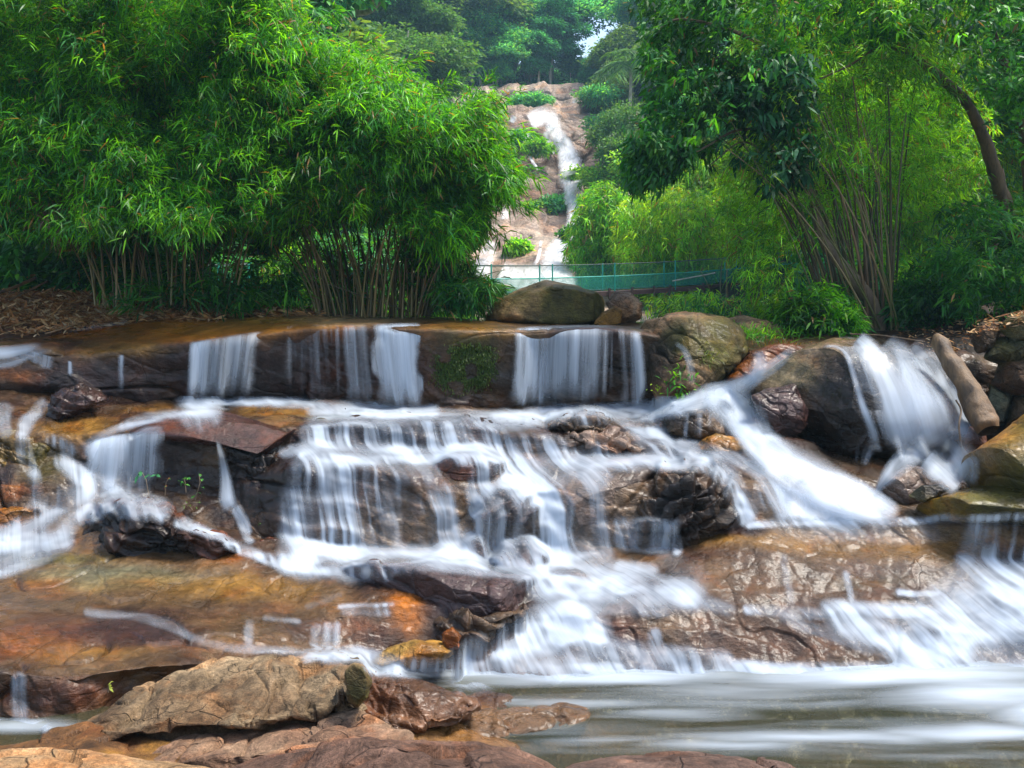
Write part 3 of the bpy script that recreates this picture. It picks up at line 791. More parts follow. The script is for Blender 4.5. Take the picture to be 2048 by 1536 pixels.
RBK = [[(1560, 690, 19), (1700, 660, 19), (1900, 620, 19), (2300, 560, 19)],
       [(1560, 690, 15), (1700, 668, 14.5), (1800, 668, 14.2), (1900, 650, 14.2), (2300, 610, 14)],
       [(1560, 710, 14), (1700, 690, 13.4), (1800, 690, 13.2), (1900, 690, 12.9), (2000, 720, 12.7), (2300, 720, 12.5)],
       [(1560, 800, 13.4), (1700, 760, 13.2), (1800, 800, 13), (1900, 870, 12.4), (2000, 900, 12), (2300, 950, 11.6)]]
o = loft('bank_ground', RBK, 200, [12, 20, 50], M['rock'], (.09, .05, .03), (.045, .03, .02), amp=.09, sc=1.8, seed=72, spots=False, wet=.2, drape=True)
tag(o, kind='structure', label='earth bank on the right behind the stones')

# distant cliff the waterfall runs down
CLF = [[(930, 176, 116), (1010, 172, 116), (1090, 170, 116), (1160, 170, 116), (1240, 178, 116)],
       [(900, 190, 110), (1010, 180, 110), (1090, 174, 110), (1160, 176, 110), (1260, 190, 110)],
       [(880, 230, 107), (1010, 214, 107), (1090, 210, 107), (1160, 208, 107), (1280, 230, 107)],
       [(870, 250, 98), (1010, 236, 98), (1100, 226, 99), (1170, 240, 100), (1290, 260, 100)],
       [(860, 300, 93), (1020, 268, 93), (1070, 262, 93), (1110, 265, 94), (1180, 268, 96), (1300, 290, 97)],
       [(850, 350, 91), (1020, 345, 90), (1070, 338, 90), (1110, 330, 91), (1180, 330, 94), (1300, 340, 95)],
       [(840, 400, 82), (1020, 390, 82), (1070, 375, 83), (1130, 370, 84), (1200, 370, 87), (1310, 390, 88)],
       [(830, 440, 79), (1000, 425, 79), (1070, 430, 78), (1130, 425, 80), (1210, 425, 84), (1320, 440, 86)],
       [(800, 520, 68), (980, 505, 68), (1070, 500, 67), (1130, 500, 68), (1230, 500, 74), (1340, 510, 78)],
       [(780, 600, 52), (960, 560, 54), (1070, 545, 55), (1130, 545, 56), (1250, 570, 60), (1360, 590, 66)],
       [(700, 660, 36), (900, 640, 38), (1050, 625, 40), (1200, 615, 42), (1300, 612, 46), (1420, 640, 52)],
       [(700, 720, 22), (900, 700, 22), (1050, 690, 22), (1200, 690, 22), (1300, 690, 22), (1420, 700, 24)]]
PK = (.70, .58, .48); PK2 = (.38, .28, .22)
o = loft('cliff', CLF, 420, [8, 40, 24, 44, 60, 44, 50, 60, 60, 50, 20], M['rock_far'], PK, PK2, amp=.6, sc=.17, seed=80, layers=.9, ang=.35, ampf=lambda V: np.clip(V[..., 1] / 95, .2, 1), smr=1.5, smc=2.5, wet=.45, spots=False, drape=False, tsc=.12)
tag(o, kind='structure', label='pale pinkish rock face of the distant waterfall')
CLIFF = o
# ------------------------------------------------------------------ water
def depthmap(vs, cell=3.0, x0=-300, x1=2360, y0=100, y1=1700):
    w = int((x1 - x0) / cell); h = int((y1 - y0) / cell)
    Z = np.full(w * h, 1e9)
    for V in vs:
        V = V[V[:, 1] > .5]
        px, py = proj(V)
        i = ((px - x0) / cell).astype(int); j = ((py - y0) / cell).astype(int)
        k = (i >= 0) & (i < w) & (j >= 0) & (j < h)
        np.minimum.at(Z, j[k] * w + i[k], V[k, 1])
    Z = Z.reshape(h, w)
    for _ in range(6):
        m = Z > 1e8
        if not m.any(): break
        S = [np.roll(Z, s, a) for s in (1, -1) for a in (0, 1)]
        mn = np.minimum.reduce(S)
        Z = np.where(m, mn, Z)
    Z[Z > 1e8] = 1e3

    def f(px, py):
        u = np.clip((px - x0) / cell - .5, 0, w - 2); v = np.clip((py - y0) / cell - .5, 0, h - 2)
        i = u.astype(int); j = v.astype(int); a = u - i; b = v - j
        return (Z[j, i] * (1 - a) + Z[j, i + 1] * a) * (1 - b) + (Z[j + 1, i] * (1 - a) + Z[j + 1, i + 1] * a) * b
    return f


DM = depthmap([v for v, _ in ROCKS])
CM = depthmap([np.array([v.co for v in CLIFF.data.vertices], FT) + np.array(CLIFF.location)])


def crom(pts, n):
    p = np.array(pts, FT); m = len(p)
    if m == 2:
        t = np.linspace(0, 1, n)[:, None]; return p[0] * (1 - t) + p[1] * t
    q = np.concatenate([2 * p[:1] - p[1:2], p, 2 * p[-1:] - p[-2:-1]])
    seg = np.r_[0, np.cumsum(np.hypot(*(p[1:, :2] - p[:-1, :2]).T))]; seg /= seg[-1]
    t = np.linspace(0, 1, n); k = np.clip(np.searchsorted(seg, t, 'right') - 1, 0, m - 2)
    u = ((t - seg[k]) / (seg[k + 1] - seg[k]))[:, None]
    a, b, c, d = q[k], q[k + 1], q[k + 2], q[k + 3]
    r = .5 * (2 * b + (c - a) * u + (2 * a - 5 * b + 4 * c - d) * u ** 2 + (3 * b - a - 3 * c + d) * u ** 3)
    lin = b * (1 - u) + c * u
    r[:, 2:] = lin[:, 2:]
    return r


WN = [0]


class Sheet:
    """accumulates grids of one body of water into one mesh"""
    def __init__(s): s.V = []; s.F = []; s.uv = []; s.d = []; s.e = []; s.n = 0
    def add(s, V, uv, d, e):
        r, c = V.shape[:2]
        s.F.append(gridf(r, c) + s.n); s.n += r * c
        s.V.append(V.reshape(-1, 3)); s.uv.append(uv.reshape(-1, 2)); s.d.append(d.ravel()); s.e.append(e.ravel())
    def build(s, name, mat, label=None, cat=None, group=None, kind=None):
        o = mk(name, np.concatenate(s.V), np.concatenate(s.F), M[mat], uv=np.concatenate(s.uv), attrs={'dens': np.concatenate(s.d), 'edge': np.concatenate(s.e)})
        return tag(o, label, cat, group, kind)


def ribbon(S, path, off=.05, soft=2.2, dm=None, sm=2.5, endf=(.08, .12), lift=0., edgep=1.0, dz=None):
    """water running along a path [(px, py, half width, density)] laid on the rocks below it"""
    dm = dm or DM
    WN[0] += 1
    pth = np.array(path, FT)
    ln = np.hypot(*(pth[1:, :2] - pth[:-1, :2]).T).sum()
    nv = int(max(12, ln / 3.2)); hw = pth[:, 2].max(); nu = int(max(9, hw * 2 / 3.0))
    c = crom(path, nv)
    tx = np.gradient(c[:, 0]); ty = np.gradient(c[:, 1]); L = np.hypot(tx, ty) + 1e-6
    tx = gsm(tx / L, 3, 0); ty = gsm(ty / L, 3, 0); nx, ny = -ty, tx
    u = np.linspace(-1, 1, nu)
    wob = 1 + .12 * vnoise(np.stack([np.arange(nv) * .06, np.full(nv, WN[0] * 3.3), np.zeros(nv)], -1), 5)
    PX = c[:, 0][:, None] + nx[:, None] * u[None] * (c[:, 2] * 1.25 * wob)[:, None]
    PY = c[:, 1][:, None] + ny[:, None] * u[None] * (c[:, 2] * 1.25 * wob)[:, None]
    D = dm(PX, PY)
    Ds = gsm(gsm(D, sm, 0), sm * .8, 1)
    D = np.minimum(D, Ds)
    for sh_ in (1, 2, 3):
        D = np.minimum(D, np.minimum(np.roll(D, 1, 0), np.roll(D, -1, 0))) if sh_ < 3 else D
        q_ = np.pad(D, ((0, 0), (1, 1)), 'edge'); D = np.minimum(D, np.minimum(q_[:, 2:], q_[:, :-2]))
    D = gsm(gsm(D, sm, 0), sm, 1) - off
    if dz is not None: D = np.full_like(D, dz)
    V = PA(PX, PY, D)
    sc = D.mean() / F
    v = np.cumsum(np.r_[0, np.linalg.norm(np.diff(V[:, nu // 2], axis=0), axis=1)]) 
    UU = u[None] * (c[:, 2].mean() * sc) * np.ones((nv, 1)) + WN[0] * 7.7
    VV = np.repeat(v[:, None], nu, 1) + WN[0] * 3.1
    e = np.clip(1 - u ** 2, 0, 1) ** 1.25
    t = np.linspace(0, 1, nv)
    en = sstep(0, endf[0], t) * sstep(0, endf[1], 1 - t) if endf[0] > 0 else sstep(0, endf[1], 1 - t)
    # ragged ends and breaks
    rag = .5 + .5 * sstep(-.5, .3, vnoise(np.stack([UU * 9, VV * 2.2, UU * 0], -1), 77))
    E = e[None] * en[:, None] * rag
    S.add(V, np.stack([UU, VV], -1), np.repeat(c[:, 3][:, None], nu, 1), E)


def curtain(S, top, bot, off=.05, out=.12, dens=None, dtop=None, dm=None, endv=.1, lip=6, edge=.10, drape=False):
    """free-falling sheet from a traced lip to a traced foot; top/bot [(px, py, density)]"""
    dm = dm or DM
    WN[0] += 1
    t_ = np.array(top, FT); b_ = np.array(bot, FT)
    w = t_[-1, 0] - t_[0, 0]; nu = int(max(8, w / 2.4)); hgt = (b_[:, 1].mean() - t_[:, 1].mean()); nv = int(max(10, hgt / 3.5))
    T = line(np.c_[t_], np.linspace(0, 1, nu)); Bm = line(np.c_[b_], np.linspace(0, 1, nu))
    s = np.linspace(0, 1, nv)[:, None]
    PX = T[:, 0] * (1 - s) + Bm[:, 0] * s; PY = (T[:, 1] - lip) * (1 - s) + Bm[:, 1] * s
    lipd = gsm(dm(T[:, 0], T[:, 1] + 1), 4, 0) if dtop is None else np.full(nu, dtop)
    Dr = gsm(dm(PX, PY), 2, 0)
    if drape: D = gsm(Dr, 3, 1) - off
    else:
        D = lipd[None] - off - out * np.sqrt(s) * (1 + .2 * vnoise(np.stack([PX * .05, PX * 0, PX * 0], -1), WN[0]))
        D = np.minimum(D, gsm(Dr, 2, 1) - .02)
        top_w = np.exp(-(s / .06)); D = D * (1 - top_w) + (gsm(Dr, 2, 1) - .03) * top_w
    D = gsm(gsm(D, 1.5, 0), 2, 1)
    V = PA(PX, PY, D)
    sc = D.mean() / F
    UU = (PX[0] - PX[0, 0])[None] * sc * np.ones((nv, 1)) + WN[0] * 7.7
    VV = (PY - PY[0]) * sc + WN[0] * 2.3
    u = np.linspace(0, 1, nu)
    k = min(max(edge + .06, 6 / nu), .5)
    uu = u[None] + .10 * vnoise(np.stack([PX * 0, PY * .03, PX * 0 + WN[0]], -1), 12)
    e = sstep(0, k, uu) * sstep(0, k, 1 - uu)
    # the sheet tears apart at slightly different heights
    rl = (endv + .22) * (1 + .8 * vnoise(np.stack([PX[0] * .09, PX[0] * 0, PX[0] * 0 + WN[0]], -1), 9))
    en = sstep(0, .05, s) * sstep(0, 1, (1 - s) / np.maximum(rl, .02)[None])
    E = e * en * (.72 + .28 * np.exp(-s * 2.5))
    d = (T[:, 2] * (1 - s) + Bm[:, 2] * s) * (1.08 + .25 * vnoise(np.stack([UU[0] * 3.1, UU[0] * 0, UU[0] * 0], -1), 31))[None]
    S.add(V, np.stack([UU, VV], -1), d, E)


def fallobj(mat, label, cs=(), rs=(), group=None, rib={}, cur={}, cat='waterfall', name='waterfall', kind=None):
    S = Sheet()
    for t, b in cs: curtain(S, t, b, **cur)
    for r in rs: ribbon(S, r, **rib)
    return S.build(name, mat, label, cat, group, kind)


# the upper ledge curtains
fallobj('fall', 'fan-shaped white curtain fall at the left of the ledge, strands spreading left', [
    ([(378, 690, .75), (430, 681, .6), (480, 673, .6), (527, 667, .75)], [(372, 800, .8), (410, 800, .7), (455, 800, .5), (508, 798, .65)]),
    ([(378, 690, .5), (400, 687, .9), (425, 682, .3)], [(368, 802, .9), (385, 802, .9), (410, 802, .3)])], cur=dict(out=.2))
fallobj('fall', 'thin scattered trickles over the dark wall between the left fan and the strong middle curtain', [
    ([(562, 659, .12), (600, 654, .3), (640, 654, .36), (682, 654, .08)], [(562, 800, .0), (600, 800, .15), (640, 802, .2), (690, 805, .0)]),
    ([(682, 655, .45), (705, 654, .38), (738, 653, .5)], [(690, 810, .2), (712, 812, .2), (755, 812, .4)])], cur=dict(out=.1))
fallobj('fall', 'strong bright white curtain fall left of the mossy rock face', [
    ([(733, 654, .6), (760, 652, .95), (800, 651, 1.), (840, 651, 1.)], [(752, 818, .65), (780, 820, .85), (815, 820, .95), (850, 816, 1.)]),
    ([(742, 654, .4), (790, 652, .7), (838, 651, .85)], [(765, 818, .3), (800, 820, .7), (846, 818, .9)])], cur=dict(out=.22))
fallobj('fall', 'wide soft curtain fall right of the mossy rock face', [
    ([(1022, 662, .8), (1060, 658, .8), (1110, 656, .75), (1165, 656, .5), (1228, 656, .3)], [(1012, 816, .7), (1055, 816, .75), (1110, 814, .7), (1168, 812, .35), (1225, 812, .15)]),
    ([(1022, 662, .6), (1060, 658, .7), (1100, 656, .4)], [(1016, 816, .5), (1055, 816, .8), (1100, 814, .4)])], cur=dict(out=.2))
fallobj('fall', 'narrow twin-strand fall under the pale block at the right end of the ledge', [
    ([(1236, 660, .85), (1258, 664, .35), (1288, 668, .8)], [(1240, 815, .5), (1262, 815, .3), (1298, 818, .7)])], cur=dict(out=.2))
fallobj('fall', 'single thin arching strand beside the tan rock hump', [], [[(1350, 686, 4, .8), (1368, 700, 6, .9), (1380, 730, 7, .7), (1385, 775, 8, .4)]], rib=dict(off=.08, sm=4))
fallobj('fall', 'faint hair-thin trickle on the dark rock left of the fan fall', [([(235, 715, .5), (250, 714, .6)], [(232, 790, .3), (248, 790, .4)])])

# the right waterfall over the dark boulder's shoulder
fallobj('foam', 'broad foaming waterfall at the right sliding past the fallen log', [], [
    [(1712, 676, 16, .9), (1745, 710, 24, 1.), (1778, 775, 34, 1.), (1806, 850, 40, 1.), (1822, 905, 36, 1.)],
    [(1770, 682, 22, .7), (1805, 720, 30, .8), (1842, 790, 38, .9), (1868, 870, 44, 1.), (1880, 900, 40, 1.)],
    [(1820, 690, 22, .8), (1862, 735, 28, .8), (1895, 800, 32, .85), (1920, 860, 32, .9), (1925, 890, 30, 1.)],
    [(1795, 690, 14, .7), (1830, 760, 30, .75), (1855, 840, 42, .9)]], rib=dict(off=.24, sm=5, soft=3, endf=(.03, .2)))
fallobj('fall', 'thin bright line of water crossing the face of the large dark boulder', [], [
    [(1640, 694, 3, .6), (1672, 694, 4, .9), (1694, 712, 5, .9), (1708, 755, 6, .9), (1725, 810, 8, .8), (1745, 862, 11, .7), (1752, 900, 12, .5)]], rib=dict(off=.05, sm=2))
fallobj('fall', 'dark streaky film of water between the bright line and the broad right fall', [
    ([(1672, 678, .28), (1700, 678, .35), (1730, 684, .25)], [(1742, 880, .15), (1770, 880, .3), (1795, 880, .4)])], cur=dict(drape=True, off=.05, endv=.2))
fallobj('foam', 'foam churning in the pool under the right waterfall', [], [
    [(1790, 905, 22, .8), (1840, 885, 34, 1.), (1890, 895, 40, 1.), (1922, 935, 32, 1.), (1925, 975, 22, .9)],
    [(1750, 988, 5, .6), (1775, 955, 14, .9), (1815, 915, 22, 1.), (1860, 890, 26, 1.)],
    [(1850, 915, 22, .9), (1885, 945, 22, .9), (1920, 978, 18, .8)],
    [(1722, 930, 12, .3), (1735, 890, 18, .4), (1760, 880, 20, .4)]], rib=dict(off=.08, sm=4, soft=2), cat='white water')

# the strong diagonal side stream
fallobj('foam', 'powerful smooth white stream sweeping diagonally from the ledge to the golden slab', [], [
    [(1516, 700, 10, .8), (1520, 722, 14, .9), (1510, 750, 16, .8), (1480, 775, 18, .8), (1430, 795, 20, .9)],
    [(1592, 694, 7, .6), (1560, 722, 11, .9), (1520, 750, 14, 1.), (1470, 776, 20, 1.), (1420, 796, 24, 1.), (1370, 812, 16, .8), (1310, 832, 11, .8), (1280, 842, 8, .5)],
    [(1400, 788, 16, .8), (1450, 795, 32, 1.), (1490, 835, 34, 1.), (1520, 880, 32, 1.), (1570, 925, 34, 1.), (1640, 965, 40, 1.), (1710, 1003, 40, 1.), (1790, 1034, 22, .9)],
    [(1440, 800, 20, .9), (1480, 850, 22, .9), (1515, 900, 24, .9), (1580, 945, 30, .9), (1660, 990, 40, .95), (1740, 1020, 28, .8)],
    [(1590, 950, 14, .7), (1680, 970, 24, .9), (1750, 1005, 24, .8), (1800, 1032, 12, .6)]], rib=dict(off=.1, sm=5, soft=2.2, endf=(.05, .1)), cat='stream')
fallobj('film', 'fan of white water spreading below the diagonal stream', [
    ([(1536, 962, .5), (1570, 975, .7), (1610, 992, .55), (1650, 1000, .9), (1720, 1010, .9)], [(1526, 1046, .7), (1575, 1046, .7), (1625, 1046, .6), (1680, 1044, .9), (1770, 1040, .9)]),
    ([(1536, 962, .4), (1600, 992, .4), (1690, 1008, .8)], [(1526, 1048, .9), (1600, 1048, .9), (1730, 1044, .9)])], cur=dict(drape=True, off=.06, endv=.05))
fallobj('fall', 'three tiny strands dripping off the dark brown split rock', [
    ([(1366, 832, .1), (1372, 832, .8), (1380, 832, .1), (1394, 830, .1), (1400, 830, .7), (1406, 831, .1), (1414, 832, .1), (1420, 832, .7), (1426, 832, .1)],
     [(1364, 876, .0), (1370, 876, .7), (1378, 876, .0), (1394, 876, .0), (1400, 876, .6), (1406, 876, .0), (1414, 870, .0), (1420, 870, .6), (1426, 870, .0)])])

# middle of the cascade
# the stepped cascade: one sheet of water following every ledge and stone
PAINT = [  # (polyline, half width, strength)
 ([(1285, 830), (1320, 868), (1350, 898), (1400, 922), (1445, 948), (1475, 990), (1490, 1030)], 17, .85), ([(1255, 842), (1290, 878), (1340, 905)], 14, .7), ([(1370, 884), (1450, 912), (1510, 945), (1550, 985), (1565, 1030)], 13, .6),
 ([(1440, 800), (1500, 860), (1545, 920), (1640, 970), (1760, 1025)], 26, .8), ([(1540, 985), (1600, 1015), (1700, 1030)], 30, .8),
 ([(130, 925), (165, 962), (205, 985), (250, 1000), (325, 1020)], 15, .85), ([(180, 985), (130, 1005), (70, 1030)], 20, .8), ([(130, 1000), (80, 1048), (20, 1078), (-240, 1105)], 24, .9),
 ([(325, 1022), (260, 1014), (190, 1022), (150, 1042), (122, 1082), (70, 1112), (0, 1136), (-240, 1165)], 15, .95), ([(110, 1080), (30, 1095), (-60, 1110)], 18, .7),
 ([(362, 1042), (405, 1060), (450, 1080), (490, 1102), (545, 1124), (600, 1136), (660, 1140)], 9, 1.0), ([(470, 1020), (490, 1050), (500, 1080)], 8, .5),
 ([(380, 806), (520, 804), (640, 814)], 8, .9), ([(640, 822), (760, 828), (860, 836)], 18, 1.1), ([(860, 842), (1000, 842), (1120, 830), (1260, 824), (1380, 806)], 16, .85),
 ([(400, 806), (400, 822)], 34, .7), ([(250, 856), (300, 834), (380, 824)], 8, .5),
 ([(640, 870), (760, 874), (820, 876)], 30, 1.1), ([(820, 876), (950, 885), (1090, 900)], 24, .85), ([(1090, 905), (1240, 915), (1400, 922)], 12, .75),
 ([(600, 915), (720, 918), (900, 916), (1080, 925), (1200, 926), (1400, 930)], 12, .9), ([(560, 905), (620, 895)], 12, .5),
 ([(630, 960), (620, 1100)], 44, 1.05), ([(700, 950), (700, 1100)], 46, 1.1), ([(770, 940), (860, 945)], 22, .45), ([(780, 990), (820, 1100)], 32, .5),
 ([(890, 1015), (895, 1110)], 28, .85), ([(945, 1030), (945, 1100)], 22, .8), ([(1010, 1035), (1000, 1110)], 30, .75), ([(985, 925), (960, 990)], 26, .75), ([(900, 985), (830, 1010)], 22, .4),
 ([(1040, 940), (1080, 990), (1100, 1040), (1105, 1140)], 46, 1.3), ([(1105, 930), (1120, 1000), (1150, 1050)], 40, .8), ([(1190, 925), (1170, 980), (1180, 1060), (1180, 1140)], 36, .75),
 ([(1250, 1045), (1340, 1050)], 14, .7), ([(1255, 1075), (1330, 1080)], 20, .6), ([(1358, 1045), (1360, 1100)], 8, .9), ([(1240, 1140), (1300, 1140)], 16, .6),
 ([(570, 1122), (660, 1110), (760, 1116), (880, 1118), (1000, 1128), (1090, 1140)], 20, 1.05), ([(560, 1132), (700, 1142), (780, 1146)], 10, .8),
 ([(1100, 1150), (1160, 1170), (1260, 1180), (1370, 1192)], 28, 1.15), ([(1370, 1195), (1450, 1220)], 16, .35), ([(1180, 1205), (1330, 1215)], 18, .5),
 ([(1340, 1120), (1400, 1150), (1380, 1190)], 30, .22), ([(1500, 1050), (1700, 1044), (1900, 1036), (2300, 1030)], 7, .8), ([(1560, 1075), (1800, 1066), (2100, 1060)], 22, .18),
 ([(1572, 1120), (1574, 1222)], 10, .35), ([(1695, 1150), (1697, 1222)], 7, .7), ([(1955, 1060), (1935, 1130), (1930, 1210)], 18, .6), ([(1640, 1150), (1880, 1140)], 40, .12),
 ([(1150, 1240), (1090, 1270), (1020, 1310), (950, 1334)], 38, 1.4), ([(1120, 1250), (1200, 1262)], 26, 1.1), ([(1180, 1290), (1120, 1330)], 34, .75), ([(1240, 1300), (1300, 1310), (1440, 1328)], 22, .95),
 ([(1310, 1270), (1316, 1330)], 12, .9), ([(740, 1334), (950, 1336), (1500, 1338), (2300, 1346)], 14, .9),
 ([(1488, 1219), (1560, 1224), (1660, 1228)], 9, 1.0), ([(1650, 1218), (1780, 1222), (1900, 1228)], 14, 1.3), ([(1680, 1240), (1760, 1270), (1840, 1310)], 28, 1.3), ([(1560, 1232), (1640, 1262), (1740, 1300)], 12, .45),
 ([(1800, 1184), (1880, 1184)], 6, .9), ([(2300, 1120), (2110, 1150), (2010, 1180), (1930, 1230), (1870, 1290)], 62, 1.5), ([(2300, 1220), (2110, 1230), (1980, 1250), (1880, 1310)], 56, 1.5), ([(2110, 1330), (1880, 1335)], 24, .8), ([(1960, 1300), (2060, 1300)], 18, -.5),
 ([(180, 1222), (290, 1238), (350, 1256), (400, 1278), (470, 1292), (560, 1300), (640, 1310)], 8, .5), ([(505, 1245), (503, 1290)], 9, .4), ([(535, 1232), (598, 1240)], 5, .7),
 ([(632, 1258), (632, 1290)], 9, .7), ([(655, 1256), (655, 1290)], 9, .8), ([(674, 1254), (674, 1290)], 7, .7), ([(680, 1216), (720, 1211), (790, 1208)], 4, 1.0), ([(690, 1225), (780, 1225)], 9, .4), ([(620, 1312), (720, 1310), (790, 1330)], 14, .9), ([(680, 1190), (620, 1210)], 10, .25),
 ([(40, 1362), (42, 1445)], 14, .5), ([(0, 1448), (90, 1452)], 10, .6),
 ([(80, 812), (50, 870), (50, 905), (72, 960), (80, 1015)], 12, .7), ([(110, 880), (150, 900)], 10, .6), ([(10, 820), (10, 860)], 16, .45),
]


def painted(px, py):
    d = np.zeros(px.shape)
    for pl, hw, st in PAINT:
        x0 = min(p[0] for p in pl) - 3 * hw; x1 = max(p[0] for p in pl) + 3 * hw; y0 = min(p[1] for p in pl) - 3 * hw; y1 = max(p[1] for p in pl) + 3 * hw
        k = (px > x0) & (px < x1) & (py > y0) & (py < y1)
        if not k.any(): continue
        x, y = px[k], py[k]; m = np.full(x.shape, 1e9)
        for (ax, ay), (bx, by) in zip(pl[:-1], pl[1:]):
            t = np.clip(((x - ax) * (bx - ax) + (y - ay) * (by - ay)) / ((bx - ax) ** 2 + (by - ay) ** 2), 0, 1)
            m = np.minimum(m, np.hypot(x - ax - t * (bx - ax), y - ay - t * (by - ay)))
        v = st * np.exp(-(m / (hw * 1.15)) ** 2.6)
        d[k] = np.maximum(d[k], v) + .25 * np.minimum(d[k], v) if st > 0 else d[k] * (1 + v)
    return d


SX = np.arange(-240, 2300, 2.2); SY = np.arange(792, 1470, 2.0)
PX, PY = np.meshgrid(SX, SY)
D0 = DM(PX, PY)
Ds = gsm(gsm(D0, 2.6, 0), 2.2, 1)
Dw = np.minimum(D0, Ds)
for i_ in range(1, len(SY)): Dw[i_] = np.minimum(Dw[i_], Dw[i_ - 1] + .0015)      # falling water does not follow an overhang back in
for _ in range(1):
    q_ = np.pad(Dw, 1, 'edge'); Dw = np.minimum.reduce([Dw, q_[1:-1, 2:], q_[1:-1, :-2], q_[2:, 1:-1], q_[:-2, 1:-1]])
Dw = gsm(gsm(Dw, 1.6, 0), 1.6, 1) - .035
Dw = np.minimum(Dw, D0 - .012)
V = PA(PX, PY, Dw)
Dq = gsm(gsm(Dw + .045, 2., 0), 2., 1); z = CZ - (PY - HY) / F * Dq
dz = -np.gradient(z, axis=0) / 2.0 * F / Dq; 
steep = sstep(.35, .95, gsm(gsm(dz, 1.5, 0), 1., 1))          # 1 on upright faces, 0 on shelves
sh = np.zeros_like(steep)
for k_ in (5, 8, 11, 14): sh = np.maximum(sh, np.roll(steep, k_, 0) * (1 - k_ / 30)); 
foot = sh * (1 - steep)
wx = PX + 14 * fbm(V * 1.6, 3, 501); wy = PY + 9 * fbm(V * 1.9 + 4, 3, 502)
den = painted(wx, wy)
U = (PX + 5 * fbm(V * 2.5, 2, 511)) / F * Dq
st1 = .5 + .5 * fbm(np.stack([U * 22, z * 1.0, U * 0], -1), 3, 503); st2 = .5 + .5 * fbm(np.stack([U * 6.5, z * .8, U * 0 + 3], -1), 2, 504)
strand = sstep(.34, .80, .5 * st1 + .5 * st2)
soft = sstep(.2, .8, .5 + .55 * fbm(V * np.array([1.6, 3.2, 3.]), 3, 505))
den = den * (.78 + .42 * sstep(-.35, .3, fbm(V * np.array([1.1, .9, 1.6]), 3, 506)))
A = steep * (.05 + 1.15 * strand) + (1 - steep) * (.16 + .66 * soft + .15 * strand) + .45 * foot
al = np.clip(den * A * 1.02, 0, 1) * sstep(.05, .30, den)
al = gsm(gsm(al, .7, 0), .5, 1)
r_, c_ = al.shape
Fq = gridf(r_, c_); keep = al.ravel()[Fq].max(1) > .012
Fq = Fq[keep]; used_ = np.unique(Fq); remap = np.full(r_ * c_, -1); remap[used_] = np.arange(len(used_))
M['sheet'], nt, nd, ln = newmat('cascading_water')
de = nd.new('ShaderNodeAttribute'); de.attribute_name = 'dens'
uvn = nd.new('ShaderNodeUVMap'); uvn.uv_map = 'flow'
n1 = noise(nt, mapv(nt, uvn.outputs[0], (34, 1.6, 1)), 1, 3, .6, .1)
fine = mathn(nt, 'MULTIPLY_ADD', n1, 1.1, .45)
a = mathn(nt, 'MULTIPLY', mathn(nt, 'MULTIPLY', de.outputs['Fac'], mixc(nt, mathn(nt, 'MULTIPLY', de.outputs['Fac'], .7), fine, (1, 1, 1))), .93, clamp=True)
df = nd.new('ShaderNodeBsdfDiffuse'); df.inputs[0].default_value = (.58, .66, .76, 1)
tl = nd.new('ShaderNodeBsdfTranslucent'); tl.inputs[0].default_value = (.58, .66, .76, 1)
m1 = nd.new('ShaderNodeMixShader'); m1.inputs[0].default_value = .35
ln.new(df.outputs[0], m1.inputs[1]); ln.new(tl.outputs[0], m1.inputs[2])
tr = nd.new('ShaderNodeBsdfTransparent'); mx = nd.new('ShaderNodeMixShader')
ln.new(a, mx.inputs[0]); ln.new(tr.outputs[0], mx.inputs[1]); ln.new(m1.outputs[0], mx.inputs[2])
out = nd.new('ShaderNodeOutputMaterial'); ln.new(mx.outputs[0], out.inputs[0])
o = mk('water', V.reshape(-1, 3)[used_], remap[Fq], M['sheet'], uv=np.stack([U, z], -1).reshape(-1, 2)[used_], attrs={'dens': al.ravel()[used_]})
tag(o, kind='structure', label='milky water running down the rock steps')

# left side
fallobj('film', 'pale water sliding in at the left end of the ledge', [], [
    [(-70, 706, 16, .9), (0, 708, 16, .9), (50, 700, 12, .8), (90, 690, 5, .5)],
    [(-40, 735, 8, .6), (20, 728, 8, .7), (60, 712, 8, .6), (110, 696, 4, .3)],
    [(130, 668, 4, .2), (190, 655, 5, .35), (260, 642, 4, .3)]], rib=dict(off=.05, soft=1.7, endf=(.02, .15)), cat='waterfall')
fallobj('fall', 'little broken fall beside the sliding water at the far left', [
    ([(60, 706, .6), (85, 712, .7), (115, 722, .5)], [(58, 722, .5), (84, 738, .7), (112, 742, .3)])], cur=dict(drape=True, off=.04))
fallobj('fall', 'tiny strand of water on the dark wall above the small angular rock at the left', [
    ([(134, 726, .7), (146, 728, .7)], [(134, 752, .6), (148, 754, .6)])], cur=dict(drape=True, off=.04))
fallobj('fall', 'left curtain of fine strands over the shadowed wall with small plants', [
    ([(168, 896, .6), (190, 884, .85), (230, 874, .8), (280, 868, .55), (330, 866, .45)], [(150, 965, .8), (190, 985, .9), (228, 1000, .7), (280, 1000, .35), (325, 1005, .2)]),
    ([(175, 894, .6), (205, 880, .9), (262, 870, .6)], [(158, 968, .7), (195, 985, .9), (250, 1000, .5)])], cur=dict(out=.25, endv=.3))
fallobj('film', 'skin of white water rounding the rim above the left curtain', [], [
    [(165, 905, 12, .6), (195, 880, 12, .7), (235, 858, 8, .6), (290, 845, 5, .5), (340, 838, 3, .3)],
    [(255, 880, 6, .5), (290, 862, 8, .7), (330, 858, 6, .4)]], rib=dict(off=.05), cat='white water')
fallobj('fall', 'lone thin fall widening downwards on the black wall', [], [
    [(434, 880, 3, .8), (444, 915, 7, .7), (452, 960, 11, .6), (455, 1000, 15, .8), (466, 1022, 15, .6)],
    [(470, 1015, 10, .4), (490, 1040, 8, .4), (500, 1070, 6, .3)]], rib=dict(off=.12, sm=6))
